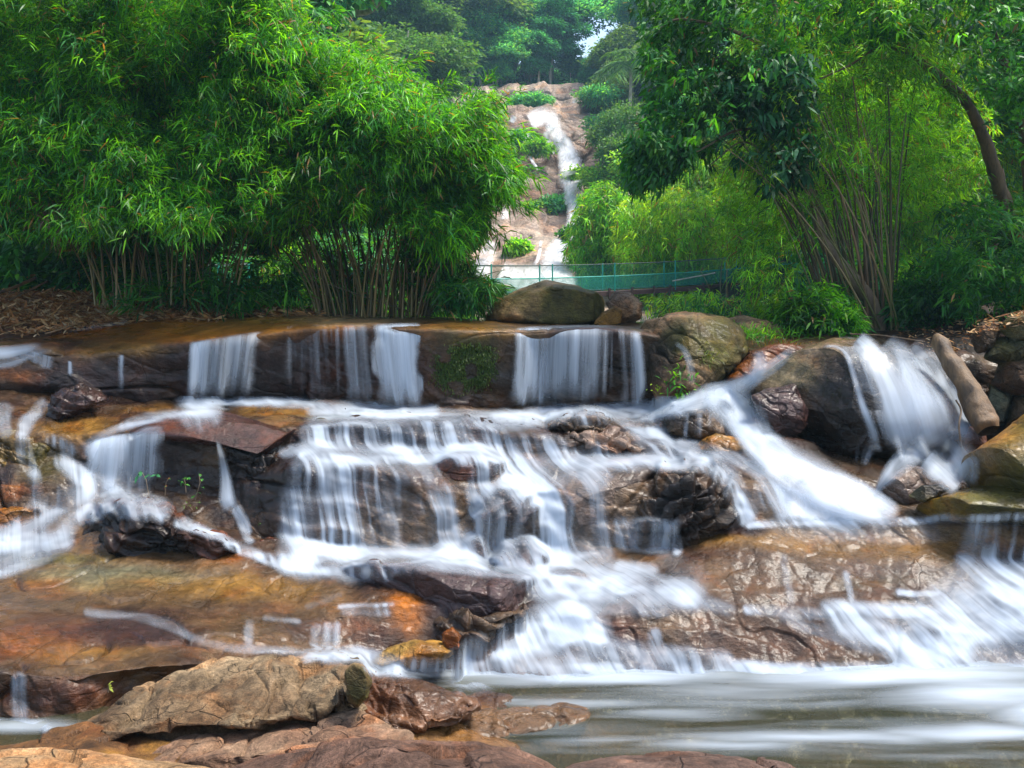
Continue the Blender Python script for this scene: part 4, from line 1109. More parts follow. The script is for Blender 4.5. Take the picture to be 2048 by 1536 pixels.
# the pool: one level sheet, greenish where deep, white where foam drifts across
zp = CZ - (1346 - HY) / F * 8.15
nx_, ny_ = 600, 300
Y = np.linspace(8.9, 4.3, ny_)[:, None]; Xn = np.linspace(-.25, .98, nx_)[None]
PXx = Xn * Y; V = np.stack(np.broadcast_arrays(PXx, Y, np.full_like(PXx, zp)), -1)
px, py = proj(V)
px = px + 60 * fbm(V * np.array([.8, 2.5, 1]), 3, 221); py = py + 11 * fbm(V * np.array([.7, 2.2, 1]) + 3, 3, 222)
wv = fbm(V * np.array([.9, 3.5, 1]), 3, 200)
V[..., 2] += .018 * wv + .05 * sstep(1500, 2000, px) * sstep(1480, 1380, py)
fo = np.zeros(px.shape)
for (sx, sy, rx, ry, st) in [(1200, 1350, 330, 19, .9), (1800, 1352, 330, 27, .95), (1500, 1385, 420, 26, .28), (1100, 1450, 500, 60, .12), (1700, 1480, 500, 60, .16), (1980, 1395, 190, 36, .85), (2100, 1430, 130, 34, .75), (1640, 1472, 260, 11, .65), (1960, 1464, 230, 13, .7),
                             (1450, 1486, 160, 9, .6), (1230, 1478, 160, 10, .35), (980, 1348, 180, 10, .8), (1350, 1430, 160, 14, .35), (1180, 1408, 160, 9, .45), (1020, 1402, 90, 5, .4), (850, 1340, 80, 5, .7),
                             (1500, 1410, 300, 10, .3), (1850, 1505, 300, 10, .2)]:
    fo = np.maximum(fo, st * np.exp(-((px - sx) / rx) ** 2 - (np.abs(py - sy) / ry) ** 1.7))
fo = fo * (1 + .35 * fbm(V * np.array([1.2, 7, 1]), 3, 207))
uv = np.stack([V[..., 1], V[..., 0]], -1)
M['pool'], nt, nd, ln = newmat('pool_water')
de = nd.new('ShaderNodeAttribute'); de.attribute_name = 'dens'
uvn = nd.new('ShaderNodeUVMap'); uvn.uv_map = 'flow'
ns = noise(nt, mapv(nt, uvn.outputs[0], (7, .7, 1)), 1, 4, .55, .3)
a = mathn(nt, 'ADD', de.outputs['Fac'], mathn(nt, 'MULTIPLY', mathn(nt, 'SUBTRACT', ns, .5), .45), clamp=True)
a = ramp(nt, a, [(.05, 0.), (1.0, .85)])
bs = nd.new('ShaderNodeBsdfPrincipled'); bs.inputs['Base Color'].default_value = (.055, .06, .035, 1); bs.inputs['Roughness'].default_value = .3
tr = nd.new('ShaderNodeBsdfTransparent'); tr.inputs[0].default_value = (.80, .78, .62, 1)
m1 = nd.new('ShaderNodeMixShader'); m1.inputs[0].default_value = .36
ln.new(tr.outputs[0], m1.inputs[1]); ln.new(bs.outputs[0], m1.inputs[2])
df = nd.new('ShaderNodeBsdfDiffuse'); df.inputs[0].default_value = (.42, .48, .55, 1)
m2 = nd.new('ShaderNodeMixShader'); ln.new(a, m2.inputs[0]); ln.new(m1.outputs[0], m2.inputs[1]); ln.new(df.outputs[0], m2.inputs[2])
out = nd.new('ShaderNodeOutputMaterial'); ln.new(m2.outputs[0], out.inputs[0])
o = mk('water', V, gridf(ny_, nx_), M['pool'], uv=uv, attrs={'dens': fo})
tag(o, kind='structure', label='blurred green grey pool with white foam bands')

# small pool at lower left
zl = CZ - (1446 - HY) / F * 6.45
Y = np.linspace(6.7, 5.2, 60)[:, None]; Xn = np.linspace(-.95, -.43, 160)[None]
V = np.stack(np.broadcast_arrays(Xn * Y, Y, np.full((60, 160), zl)), -1); px, py = proj(V)
fo = .55 * np.exp(-((px - 40) / 120) ** 2 - ((py - 1452) / 14) ** 2)
o = mk('water', V, gridf(60, 160), M['pool'], uv=np.stack([V[..., 1], V[..., 0]], -1), attrs={'dens': fo})
tag(o, kind='structure', label='small side pool at the lower left')

# distant waterfall
CR = dict(dm=CM, off=2.4, sm=2, soft=2.2, endf=(.03, .04))
fallobj('farfall', 'tall distant waterfall streaming in steps down the pale cliff', [], [
    [(1092, 246, 14, 1.), (1122, 280, 13, 1.2), (1138, 320, 18, 1.4), (1146, 370, 16, 1.4), (1150, 420, 15, 1.3), (1146, 460, 16, 1.2), (1126, 500, 20, 1.3), (1114, 545, 28, 1.3), (1120, 585, 34, 1.2)],
    [(1058, 244, 14.5, 0.91), (1082, 234, 21.8, 1.30), (1102, 240, 17.4, 1.17), (1108, 262, 14.5, 1.04)],
    [(1092, 262, 7.2, 1.04), (1098, 285, 8.7, 1.04), (1106, 310, 7.2, 0.78)], [(1106, 258, 8.7, 1.17), (1116, 285, 10.2, 1.17), (1126, 310, 11.6, 1.17), (1130, 335, 11.6, 1.04)],
    [(1118, 262, 8.7, 1.04), (1132, 292, 14.5, 1.30), (1140, 322, 21.8, 1.50), (1142, 352, 21.8, 1.50), (1146, 375, 20.3, 1.43)],
    [(1138, 340, 14.5, 1.30), (1140, 375, 13.0, 1.30), (1142, 410, 11.6, 1.04)], [(1150, 360, 13.0, 1.30), (1155, 395, 15.9, 1.30), (1156, 430, 17.4, 1.17), (1160, 455, 13.0, 0.91)],
    [(1150, 440, 10.2, 0.78), (1138, 462, 13.0, 1.04), (1124, 488, 17.4, 1.30), (1112, 512, 23.2, 1.30), (1108, 540, 29.0, 1.30), (1115, 575, 37.7, 1.17)],
    [(1150, 470, 11.6, 0.78), (1150, 500, 14.5, 1.04), (1140, 530, 20.3, 1.04)], [(1085, 545, 23.2, 0.91), (1060, 560, 29.0, 0.91)],
    [(1150, 196, 5.8, 0.78), (1152, 206, 7.2, 0.91)]], rib=CR, name='waterfall')
for lab, r_ in [
    ('side veil of the distant cliff running left of the mossy shoulder', [[(1060, 262, 3, .8), (1050, 285, 4, .8), (1058, 310, 3, .7), (1076, 340, 3, .6)]]),
    ('short white slide at the top left of the distant cliff', [[(1030, 232, 6, .8), (1022, 245, 5, .7)]]),
    ('thin fall at the left edge of the distant cliff, half hidden by bamboo', [[(1012, 405, 6, .7), (1008, 440, 8, .6)]]),
    ('white water at the lower left of the distant cliff above the footbridge', [[(985, 480, 12, .7), (970, 520, 16, .9), (960, 560, 22, .9)]]),
    ('threadlike fall in the crack of the lower cliff', [[(1082, 480, 3, .6), (1078, 510, 4, .7), (1070, 530, 3, .5)]]),
    ('white rapids spreading behind the footbridge at the foot of the cliff', [[(1000, 540, 20, .6), (1040, 560, 26, .6), (1100, 575, 30, .7), (1150, 560, 20, .5)]])]:
    fallobj('farfall', lab, [], r_, rib=CR, name='waterfall')
# ------------------------------------------------------------------ vegetation
def unit(v): return v / (np.linalg.norm(v, axis=-1, keepdims=True) + 1e-9)


def inpoly(poly, n, rg=RG):
    p = np.array(poly, FT); out = []
    lo, hi = p.min(0), p.max(0); tot = 0
    while tot < n:
        q = rg.uniform(lo, hi, (n * 3, 2)); c = np.zeros(len(q), bool); j = len(p) - 1
        for i in range(len(p)):
            a, b = p[i], p[j]
            k = ((a[1] > q[:, 1]) != (b[1] > q[:, 1])) & (q[:, 0] < (b[0] - a[0]) * (q[:, 1] - a[1]) / (b[1] - a[1] + 1e-12) + a[0])
            c ^= k; j = i
        out.append(q[c]); tot += c.sum()
    return np.concatenate(out)[:n]


def pin(poly, x, y):
    p = np.array(poly, FT); c = np.zeros(x.shape, bool); j = len(p) - 1
    for i in range(len(p)):
        a, b = p[i], p[j]
        c ^= ((a[1] > y) != (b[1] > y)) & (x < (b[0] - a[0]) * (y - a[1]) / (b[1] - a[1] + 1e-12) + a[0]); j = i
    return c


def leafgeo(base, ax, L, W, droop, rg=RG, fold=0.):
    """lens-shaped leaves: 6 vertices, 4 triangles each"""
    n = len(base); ax = unit(ax)
    r = rg.normal(size=(n, 3)) * .55 + np.array([0, 0, 1.])
    s = unit(np.cross(ax, r)); dn = np.array([0, 0, -1.])
    L = np.broadcast_to(L, (n,))[:, None]; W = np.broadcast_to(W, (n,))[:, None]; dr = np.broadcast_to(droop, (n,))[:, None]
    V = np.empty((n, 6, 3))
    V[:, 0] = base
    m = base + ax * L * .35 + dn * dr * L * .08
    V[:, 1] = m + s * W * .5; V[:, 2] = m - s * W * .5
    m = base + ax * L * .72 + dn * dr * L * .30
    V[:, 3] = m + s * W * .33; V[:, 4] = m - s * W * .33
    V[:, 5] = base + ax * L + dn * dr * L * .6
    t = np.array([[0, 2, 1], [1, 2, 4], [1, 4, 3], [3, 4, 5]])
    Fc = (np.arange(n)[:, None, None] * 6 + t[None]).reshape(-1, 3)
    return V, Fc


def foliage(name, pts, dirs, k, L, W, pal, parent, mat, spread=1.0, droop=.5, dead=.05, seed=1, jit=.25, lv=.5, hang=0.):
    """k leaves fanned round every twig tip"""
    rg = np.random.default_rng(seed)
    n = len(pts)
    b = np.repeat(pts, k, 0) + rg.normal(size=(n * k, 3)) * L * jit
    d = np.repeat(unit(dirs), k, 0)
    a = unit(d + rg.normal(size=(n * k, 3)) * spread * np.array([1, 1, .75]) - np.array([0, 0, hang]))
    Ls = L * rg.uniform(1 - lv, 1 + lv, n * k)
    V, Fc = leafgeo(b, a, Ls, W * (Ls / L) ** .5, droop * rg.uniform(.3, 1.5, n * k), rg)
    pal = np.array(pal)
    c = pal[rg.integers(0, len(pal), n)]; c = np.repeat(c, k, 0) * rg.uniform(.65, 1.4, (n * k, 1)) * rg.uniform(.9, 1.1, (n * k, 3))
    q = fbm(pts * (.9 if L < .6 else .3), 3, seed)[..., None]; c = c * np.repeat(1 + .7 * q, k, 0)
    dm_ = rg.random(n * k) < dead
    c[dm_] = np.array([.30, .17, .06]) * rg.uniform(.5, 1.2, (dm_.sum(), 1))
    col = np.repeat(c, 6, 0)
    return mk(name, V, Fc, M[mat], parent, col=col, smooth=False)


BG = [(.10, .36, .010), (.06, .25, .014), (.15, .43, .010), (.028, .14, .025), (.035, .17, .03)]
DG = [(.025, .14, .03), (.04, .19, .03), (.06, .22, .018), (.02, .10, .028)]
YG = [(.24, .50, .02), (.17, .42, .02), (.32, .54, .03), (.10, .32, .02)]
HG = [(.08, .36, .14), (.13, .44, .13), (.06, .30, .16), (.21, .50, .10)]


def clumpy(poly, dr, nb, ns, base, size=.45, out=.6, down=.5, seed=1, front=None):
    """twig tips: nb leafy branches spread through the crown volume, ns tips along each drooping branch"""
    rg = np.random.default_rng(seed)
    q = inpoly(poly, nb, rg); D = rg.uniform(dr[0], dr[1], nb)
    C = PA(q[:, 0], q[:, 1], D)
    o = C - np.array(base); o[:, 2] *= .4; o = unit(o) * out + rg.normal(size=(nb, 3)) * .45
    o[:, 2] -= down * .3; o = unit(o)
    t = rg.uniform(-.6, 1, (nb, ns))
    sz = size * rg.uniform(.6, 1.5, (nb, 1, 1))
    pts = C[:, None] + o[:, None] * t[..., None] * sz * 1.6 + rg.normal(size=(nb, ns, 3)) * sz * np.array([.42, .42, .28])
    pts[..., 2] -= down * (np.clip(t, 0, 1) ** 2) * sz[..., 0] * .9
    dirs = o[:, None] + np.stack([np.zeros_like(t), np.zeros_like(t), -.05 - .45 * np.clip(t, 0, 1)], -1)
    pts = pts.reshape(-1, 3); dirs = np.broadcast_to(dirs, (nb, ns, 3)).reshape(-1, 3)
    px, py = proj(pts); j = 1. if dr[0] > 20 else 1.6
    px = px + 26 * j * fbm(pts * 1.1, 3, seed + 5) - 6 * o.repeat(ns, 0)[:, 0]; py = py + 26 * j * fbm(pts * 1.1 + 7, 3, seed + 6) - 8
    k = pin(poly, px, py)
    return pts[k], dirs[k]


def culms(parent, lst, mat='culm', seed=1):
    rg = np.random.default_rng(seed)
    for (p0, p1, p2, r, c) in lst:
        t = np.linspace(0, 1, 14)[:, None]
        pts = (1 - t) ** 2 * np.array(p0) + 2 * t * (1 - t) * np.array(p1) + t ** 2 * np.array(p2)
        rr = r * (1 - .6 * t[:, 0]); rr = rr * (1 + .12 * (np.arange(14) % 2))
        MB().tube(pts, rr, 6, col=c).build('culm', M[mat], parent)


def clump(label, bx, by, D, nc, ftops, poly, dr, nb, ns, k, L, W, pal, seed, r=.018, ccol=((.16, .12, .04), (.10, .09, .03), (.20, .14, .06)), group=None, **kw):
    rg = np.random.default_rng(seed)
    mid = P((bx[0] + bx[1]) / 2, by, D)
    root = empty('bamboo_clump', mid, label, 'bamboo', group)
    lst = []
    for i in range(nc):
        s = (i + rg.random()) / nc
        x0 = bx[0] + (bx[1] - bx[0]) * s; d0 = D + rg.uniform(-.7, .9)
        tx = ftops[0] + (ftops[1] - ftops[0]) * np.clip(s + rg.normal() * .12, -.1, 1.1); ty = rg.uniform(*ftops[2:4])
        p0 = np.array(P(x0, by + rg.uniform(-4, 6), d0)); p2 = np.array(P(tx, ty, d0 + rg.uniform(-.8, .8)))
        p1 = p0 * .45 + p2 * .55 + np.array([-(p2[0] - p0[0]) * .28, 0, .35])
        lst.append((p0, p1, p2, r * rg.uniform(.6, 1.3), np.array(ccol[rg.integers(len(ccol))]) * rg.uniform(.6, 1.3)))
    culms(root, lst)
    pts, dirs = clumpy(poly, dr, nb, ns, P((bx[0] + bx[1]) / 2, by - 250, D), seed=seed, **kw)
    foliage('foliage', pts, dirs, k, L, W, pal, root, 'leaf', seed=seed, droop=.7)
    return root


# left: two great bamboo clumps
ra = clump('big bamboo clump at the far left whose culms rise from the heap of dry leaves', (185, 470), 612, 15.3, 46, (60, 560, 300, 420),
      [(-160, -120), (500, -120), (600, -10), (590, 200), (560, 400), (500, 450), (400, 470), (300, 450), (190, 480), (90, 450), (-160, 430)],
      (13.2, 17.2), 620, 52, 7, .17, .021, BG, 101, size=.42)
rb = clump('big bamboo clump with a dense culm bundle behind the ledge, arching to the right', (632, 862), 632, 15.8, 95, (520, 960, 330, 470),
      [(430, -120), (560, -40), (640, 66), (745, 112), (850, 165), (905, 215), (960, 182), (990, 190), (1000, 250), (1028, 310), (1040, 365), (1015, 400), (975, 415), (955, 470),
       (930, 510), (860, 500), (780, 430), (640, 440), (540, 480), (470, 430), (430, 200)],
      (13.8, 17.8), 640, 52, 7, .17, .021, BG, 102, size=.42)


def whips(root, spec, seed, pal=BG, L=.19):
    """long leafy shoots that stick out of the crown"""
    rg = np.random.default_rng(seed); b = MB(); B_, A_ = [], []
    for (x0, y0, x1, y1, D) in spec:
        p0 = np.array(P(x0, y0, D)); p1 = np.array(P(x1, y1, D - .3)); d = p1 - p0
        t = np.linspace(0, 1, 16)[:, None]; pts = p0 + d * t + np.array([0, 0, 1]) * (t * (1 - t) * .8 - t ** 3 * .12) * np.linalg.norm(d) * .5
        b.tube(pts, np.linspace(.010, .003, 16), 5, col=(.16, .16, .05))
        tt = rg.uniform(.15, 1, 26); q = np.stack([np.interp(tt, t[:, 0], pts[:, k]) for k in range(3)], -1)
        B_.append(q + rg.normal(size=q.shape) * .03); A_.append(unit(d) * .9 + rg.normal(size=q.shape) * .35 - np.array([0, 0, .25]))
    b.build('shoots', M['culm'], root)
    foliage('foliage', np.concatenate(B_), np.concatenate(A_), 4, L, .024, pal, root, 'leaf', seed=seed, spread=.6, droop=.6)


rw = np.random.default_rng(33)
whips(ra, [(x + rw.uniform(-20, 20), y, x + rw.uniform(-90, 60), y + rw.uniform(-60, 60), 13.6) for x, y in [(120, 120), (220, 60), (330, 150), (430, 90), (80, 260), (200, 300), (340, 330), (430, 260), (60, 400), (250, 420), (480, 200), (520, 60), (380, 420), (140, 200)]], 41)
whips(rb, [(600, 70, 690, 20, 15), (680, 130, 760, 70, 15), (760, 170, 850, 105, 15), (850, 220, 915, 150, 15), (920, 240, 990, 140, 15), (960, 240, 1045, 175, 15), (980, 300, 1065, 260, 14.8), (990, 350, 1085, 350, 14.8),
          (970, 400, 1070, 420, 14.8), (930, 430, 1020, 490, 14.8), (560, 30, 620, -30, 15), (700, 300, 780, 260, 14), (620, 260, 700, 200, 14), (820, 330, 900, 300, 14.2), (760, 420, 840, 400, 14.2), (640, 400, 560, 430, 14.2)], 42)
# extra arching culms with hanging sprays low on the right of the second clump
rg = np.random.default_rng(5)
lst = []
for (x1, y1, x2, y2) in [(900, 560, 1010, 540), (920, 590, 1030, 575), (900, 500, 960, 430), (930, 575, 1000, 600), (880, 610, 930, 560), (600, 560, 540, 500), (905, 640, 900, 640), (960, 380, 1040, 300)]:
    p0 = np.array(P(840 + rg.uniform(-20, 30), 628, 15.6)); lst.append((p0, np.array(P(x1, y1, 15.2)), np.array(P(x2, y2, 14.8)), .012, (.08, .07, .03)))
culms(rb, lst)
q1, d1 = clumpy([(850, 560), (930, 545), (1000, 550), (1000, 580), (960, 600), (890, 600)], (14.4, 15.8), 46, 26, P(820, 600, 15.5), size=.3, seed=7)
q2, d2 = clumpy([(800, 480), (930, 470), (960, 520), (900, 600), (800, 590)], (15.5, 17), 30, 20, P(760, 500, 15.5), size=.3, seed=8)
foliage('foliage', np.r_[q1, q2], np.r_[d1, d2], 7, .19, .024, DG, rb, 'leaf', seed=9, droop=.6)
# low leafy shoots in front of the culms
q1, d1 = clumpy([(190, 560), (560, 540), (640, 600), (560, 612), (230, 612)], (14.6, 16), 40, 16, P(350, 640, 15.5), size=.25, seed=17)
foliage('foliage', q1, d1, 5, .24, .03, DG, ra, 'leaf', seed=19, droop=.5)
q1, d1 = clumpy([(100, 470), (300, 440), (620, 450), (900, 470), (930, 620), (100, 610)], (17.2, 18.6), 120, 22, P(500, 640, 17.8), size=.4, seed=18)
foliage('foliage', q1, d1, 6, .2, .04, DG, ra, 'leaf', seed=20, droop=.5)
# dead straw-coloured twigs tangled in the first clump
q1, d1 = clumpy([(40, 350), (150, 380), (180, 450), (90, 460)], (13.4, 14.4), 12, 26, P(120, 300, 14), size=.35, down=.9, seed=27)
foliage('dead_twigs', q1, d1, 5, .3, .012, [(.32, .20, .12), (.24, .15, .09)], ra, 'leaf_dead', seed=29, spread=1.3, dead=0)

# right: bamboo clump leaning to the left
clump('tall bamboo clump leaning left at the right bank, bright feathery foliage to its left', (1650, 1790), 662, 15.6, 46, (1440, 1800, 120, 300),
      [(1490, 610), (1480, 540), (1450, 430), (1430, 320), (1480, 200), (1480, -60), (1980, -60), (1990, 250), (1960, 420), (1850, 440), (1760, 430), (1690, 440), (1620, 500), (1590, 600), (1540, 650)],
      (14.6, 18.4), 230, 40, 7, .16, .018, [(.14, .40, .012), (.09, .30, .014), (.20, .46, .015), (.04, .18, .025)], 103, size=.42, r=.02, ccol=((.10, .085, .035), (.07, .06, .025), (.15, .09, .045)))

rcl = [o for o in COL.objects if o.get('label', '').startswith('tall bamboo clump leaning left')][0]
rg = np.random.default_rng(64); lst = []
for i in range(16):
    x0 = rg.uniform(1640, 1800); x1 = x0 - rg.uniform(60, 330); y1 = rg.uniform(90, 330); d = rg.uniform(13.9, 14.6)
    p0 = np.array(P(x0, 655 + rg.uniform(-5, 8), d + .6)); p2 = np.array(P(x1, y1, d)); p1 = p0 * .5 + p2 * .5 + np.array([.25, 0, .5])
    lst.append((p0, p1, p2, rg.uniform(.010, .018), np.array([(.17, .15, .05), (.10, .10, .03), (.24, .17, .08)][i % 3])))
culms(rcl, lst)


def tree(label, limbs, crowns, mat='bark', name='tree', group=None, cat='tree'):
    """limbs: [ [(px,py,D,r)...] ...]  first is the trunk; crowns: foliage specs"""
    b = limbs[0][0]
    root = empty(name, P(*b[:3]), label, cat, group)
    for i, l in enumerate(limbs):
        p = crom([(a, b_, c, r) for a, b_, c, r in l], 12 + 6 * len(l))
        MB().tube(PA(p[:, 0], p[:, 1], p[:, 2]), p[:, 3], 9, wob=.25).build('trunk' if i == 0 else 'branch', M[mat], root)
    for (poly, dr, nb, ns, k, L, W, pal, kw) in crowns:
        s = kw.pop('seed', 1); hang = kw.pop('hang', 0.); fm = kw.pop('mat', 'leaf_broad'); sp = kw.pop('spread', 1.)
        pts, dirs = clumpy(poly, dr, nb, ns, P(*b[:3]), seed=s, **kw)
        foliage('crown', pts, dirs, k, L, W, pal, root, fm, seed=s, droop=.6, hang=hang, spread=sp, dead=.012)
    return root


tree('dark broad-leaved tree with an orange-brown leaning trunk, crown hanging over the top middle right',
     [[(1756, 668, 15, .13), (1745, 610, 15, .12), (1700, 550, 15, .11), (1650, 485, 15.1, .09), (1625, 400, 15.2, .08), (1590, 250, 15.3, .06), (1560, 90, 15.2, .05), (1540, -60, 15.2, .04)],
      [(1590, 250, 15.3, .04), (1545, 258, 15, .03), (1470, 262, 14.7, .022), (1400, 300, 14.4, .016), (1330, 330, 14.2, .01)],
      [(1600, 305, 15.3, .035), (1530, 300, 15, .025), (1480, 285, 14.8, .016), (1420, 330, 14.6, .01)],
      [(1565, 110, 15.2, .04), (1460, 60, 14.8, .03), (1350, 40, 14.5, .02), (1290, 90, 14.4, .012)]],
     [([(1240, -120), (1700, -120), (1660, 60), (1600, 180), (1560, 260), (1470, 250), (1420, 330), (1330, 330), (1290, 250), (1300, 120)], (13.6, 16.4), 120, 28, 6, .12, .042, DG + BG[:2] + BG[3:], dict(size=.36, seed=201, hang=.4, down=.7)),
      ([(1262, 250), (1330, 240), (1400, 300), (1350, 370), (1295, 390), (1262, 350)], (13.8, 15), 46, 30, 6, .12, .042, DG, dict(size=.28, seed=202, hang=.7, down=.9)),
      ([(1440, 130), (1620, 100), (1640, 330), (1560, 370), (1460, 300)], (14, 15.2), 24, 26, 6, .15, .06, [(.014, .075, .026), (.02, .1, .035)], dict(size=.36, seed=203, hang=.5))])
tree('pale orange-barked forked tree at the right edge, limbs slanting up to the left',
     [[(2075, 668, 15.6, .15), (2030, 480, 15.6, .14), (1992, 350, 15.5, .12), (1965, 270, 15.4, .10), (1925, 195, 15.3, .09), (1850, 130, 15.2, .08), (1775, 50, 15.2, .07), (1700, -40, 15.2, .06)],
      [(2060, 420, 15.6, .10), (2048, 260, 15.4, .09), (2020, 160, 15.3, .07), (1985, 60, 15.2, .06), (1960, -60, 15.2, .05)],
      [(1830, 110, 15.2, .03), (1760, 95, 15, .025), (1700, 130, 14.8, .02), (1640, 158, 14.6, .012)],
      [(2060, 170, 15, .03), (2000, 178, 14.6, .022), (1955, 165, 14.4, .014)],
      [(2000, 340, 15.6, .06), (2010, 420, 15.4, .06), (1985, 500, 15.2, .05)]],
     [([(1860, -100), (2200, -120), (2200, 330), (2060, 330), (1960, 180), (1880, 90)], (13.4, 15.8), 80, 28, 6, .12, .046, DG + BG[:2] + [(.05, .16, .04)], dict(size=.36, seed=211, hang=.2)),
      ([(1660, -100), (1900, -100), (1900, 60), (1780, 120), (1640, 60)], (14.5, 16.5), 36, 24, 6, .15, .05, BG, dict(size=.36, seed=212, hang=.2))], mat='wood')
for lab, poly, dr, nb, sd, pal in [
    ('dark leafy shrub mass at the right edge above the bank stones', [(1880, 420), (2000, 380), (2200, 360), (2200, 640), (2000, 640), (1900, 620), (1860, 520)], (13.8, 16), 90, 221, DG),
    ('dark shrub behind the leaning trunk on the right bank', [(1780, 540), (1880, 500), (1920, 560), (1900, 640), (1800, 660), (1770, 620)], (14.6, 16.4), 40, 222, DG),
    ('low green shrub at the foot of the leaning bamboo', [(1560, 600), (1640, 560), (1700, 600), (1720, 660), (1600, 680), (1550, 660)], (14.2, 15.4), 60, 223, BG),
]:
    b = (sum(p[0] for p in poly) / len(poly), max(p[1] for p in poly), sum(dr) / 2)
    tree(lab, [[(b[0], b[1], b[2], .05), (b[0] + 10, b[1] - 60, b[2], .03), (b[0] - 15, b[1] - 110, b[2], .015)]],
         [(poly, dr, nb, 36, 6, .15, .03, pal, dict(size=.36, seed=sd, mat='leaf'))], name='shrub', cat='shrub')
tree('dark jungle tree filling the gloom at the left edge behind the dry leaves',
     [[(150, 596, 19, .16), (145, 520, 19, .14), (135, 430, 19, .12), (140, 300, 19, .1)]],
     [([(-160, 380), (200, 380), (330, 420), (330, 560), (200, 590), (-160, 590)], (18, 22), 120, 26, 6, .24, .09, DG, dict(size=.55, seed=231)),
      ([(-160, -100), (650, -120), (660, 60), (400, 300), (-160, 400)], (18, 21), 90, 26, 6, .24, .09, DG, dict(size=.6, seed=232))])

# mid-distance bright bamboo beyond the footbridge
for i, (lab, poly, dr, nb, pal, bx) in enumerate([
    ('bright yellow-green bamboo thicket behind the middle of the footbridge', [(1240, 400), (1330, 370), (1420, 380), (1450, 470), (1440, 600), (1290, 600), (1230, 500)], (44, 49), 260, YG, (1320, 1400)),
    ('light green bamboo thicket right beside the distant waterfall', [(1150, 430), (1190, 360), (1260, 380), (1290, 470), (1300, 590), (1180, 580), (1140, 520)], (50, 55), 240, YG[:2] + BG[:2], (1200, 1260)),
    ('yellow-green bamboo thicket under the hanging dark leaves', [(1270, 400), (1330, 320), (1440, 300), (1490, 380), (1460, 450), (1330, 430)], (52, 58), 200, YG, (1350, 1420)),
    ('bright bamboo thicket glimpsed behind the leaning bamboo', [(1430, 380), (1500, 330), (1600, 340), (1620, 480), (1580, 600), (1430, 600)], (48, 53), 260, YG[:2] + BG[:1], (1480, 1560)),
    ('sunny yellow-green bamboo far behind the culms at the right', [(1640, 250), (1760, 200), (2060, 240), (2100, 440), (1960, 560), (1700, 560), (1630, 420)], (27, 31), 300, YG, (1780, 1900)),
    ('sunny green bamboo high behind the leaning trees', [(1480, -60), (1700, -80), (1980, -60), (1960, 180), (1760, 220), (1560, 200), (1470, 120)], (27, 31), 240, YG[1:], (1640, 1760)),
    ('green thicket hanging over the stream beneath the end of the footbridge', [(1290, 590), (1400, 585), (1560, 590), (1560, 650), (1400, 650), (1320, 640)], (30, 36), 120, YG[:2] + DG[:2], (1420, 1500)),
    ('light green leafy thicket seen between the second clump and the footbridge', [(860, 520), (920, 510), (950, 560), (940, 640), (780, 640), (790, 570)], (22, 26), 100, BG, (850, 900)),
    ('green thicket glimpsed between the two bamboo clumps', [(520, 480), (640, 470), (660, 600), (520, 610)], (24, 28), 90, YG[:1] + BG, (560, 620)),
]):
    by = max(p[1] for p in poly); D = sum(dr) / 2
    s = D / 15.
    clump(lab, bx, by, D, 9, (bx[0] - 40, bx[1] + 40, by - 150, by - 60), poly, dr, nb, 24, 5, .115 * s, .02 * s, pal, 300 + i, r=.03, size=.30 * s ** .9)

# distant forest: a few kinds of tree, copied over the slopes
def proto(name, seed, h, cr, cz, nl, L, pal, lobes=11, flat=1., mat='leaf_far', trunk_r=.22, bm='bark_pale'):
    rg = np.random.default_rng(seed)
    root = empty(name, (0, 0, 0))
    zz = np.linspace(0, h * .92, 9); bend = np.cumsum(rg.normal(size=(9, 2)) * .12, 0) * h / 12
    MB().tube(np.c_[bend, zz], np.linspace(trunk_r, trunk_r * .25, 9), 7).build('trunk', M[bm], root)
    C = rg.normal(size=(lobes, 3)); C = unit(C) * rg.uniform(.35, .95, (lobes, 1)) * np.array([cr, cr, cz]) * .72 + np.array([bend[-1, 0], bend[-1, 1], h - cz * .8])
    R = rg.uniform(.32, .55, lobes) * min(cr, cz * 1.3)
    for c, r in zip(C[:5], R):
        MB().tube([np.r_[bend[5], zz[5]], (np.r_[bend[6], zz[6]] + c) / 2, c], [trunk_r * .4, trunk_r * .25, trunk_r * .1], 5).build('branch', M[bm], root)
    k = rg.integers(0, lobes, nl); d = unit(rg.normal(size=(nl, 3))); d[:, 2] = np.abs(d[:, 2]) * 1.2 - .45; d = unit(d)
    rr = R[k] * rg.uniform(.55, 1.12, nl) * (1 + .3 * fbm(d * 2.5 + k[:, None], 2, seed))
    pts = C[k] + d * rr[:, None] * np.array([1, 1, .62 * flat])
    foliage('crown', pts, d + np.array([0, 0, .1]), 3, L, L * .5, pal, root, mat, seed=seed, jit=.5, spread=.9, droop=.5, dead=0)
    return root


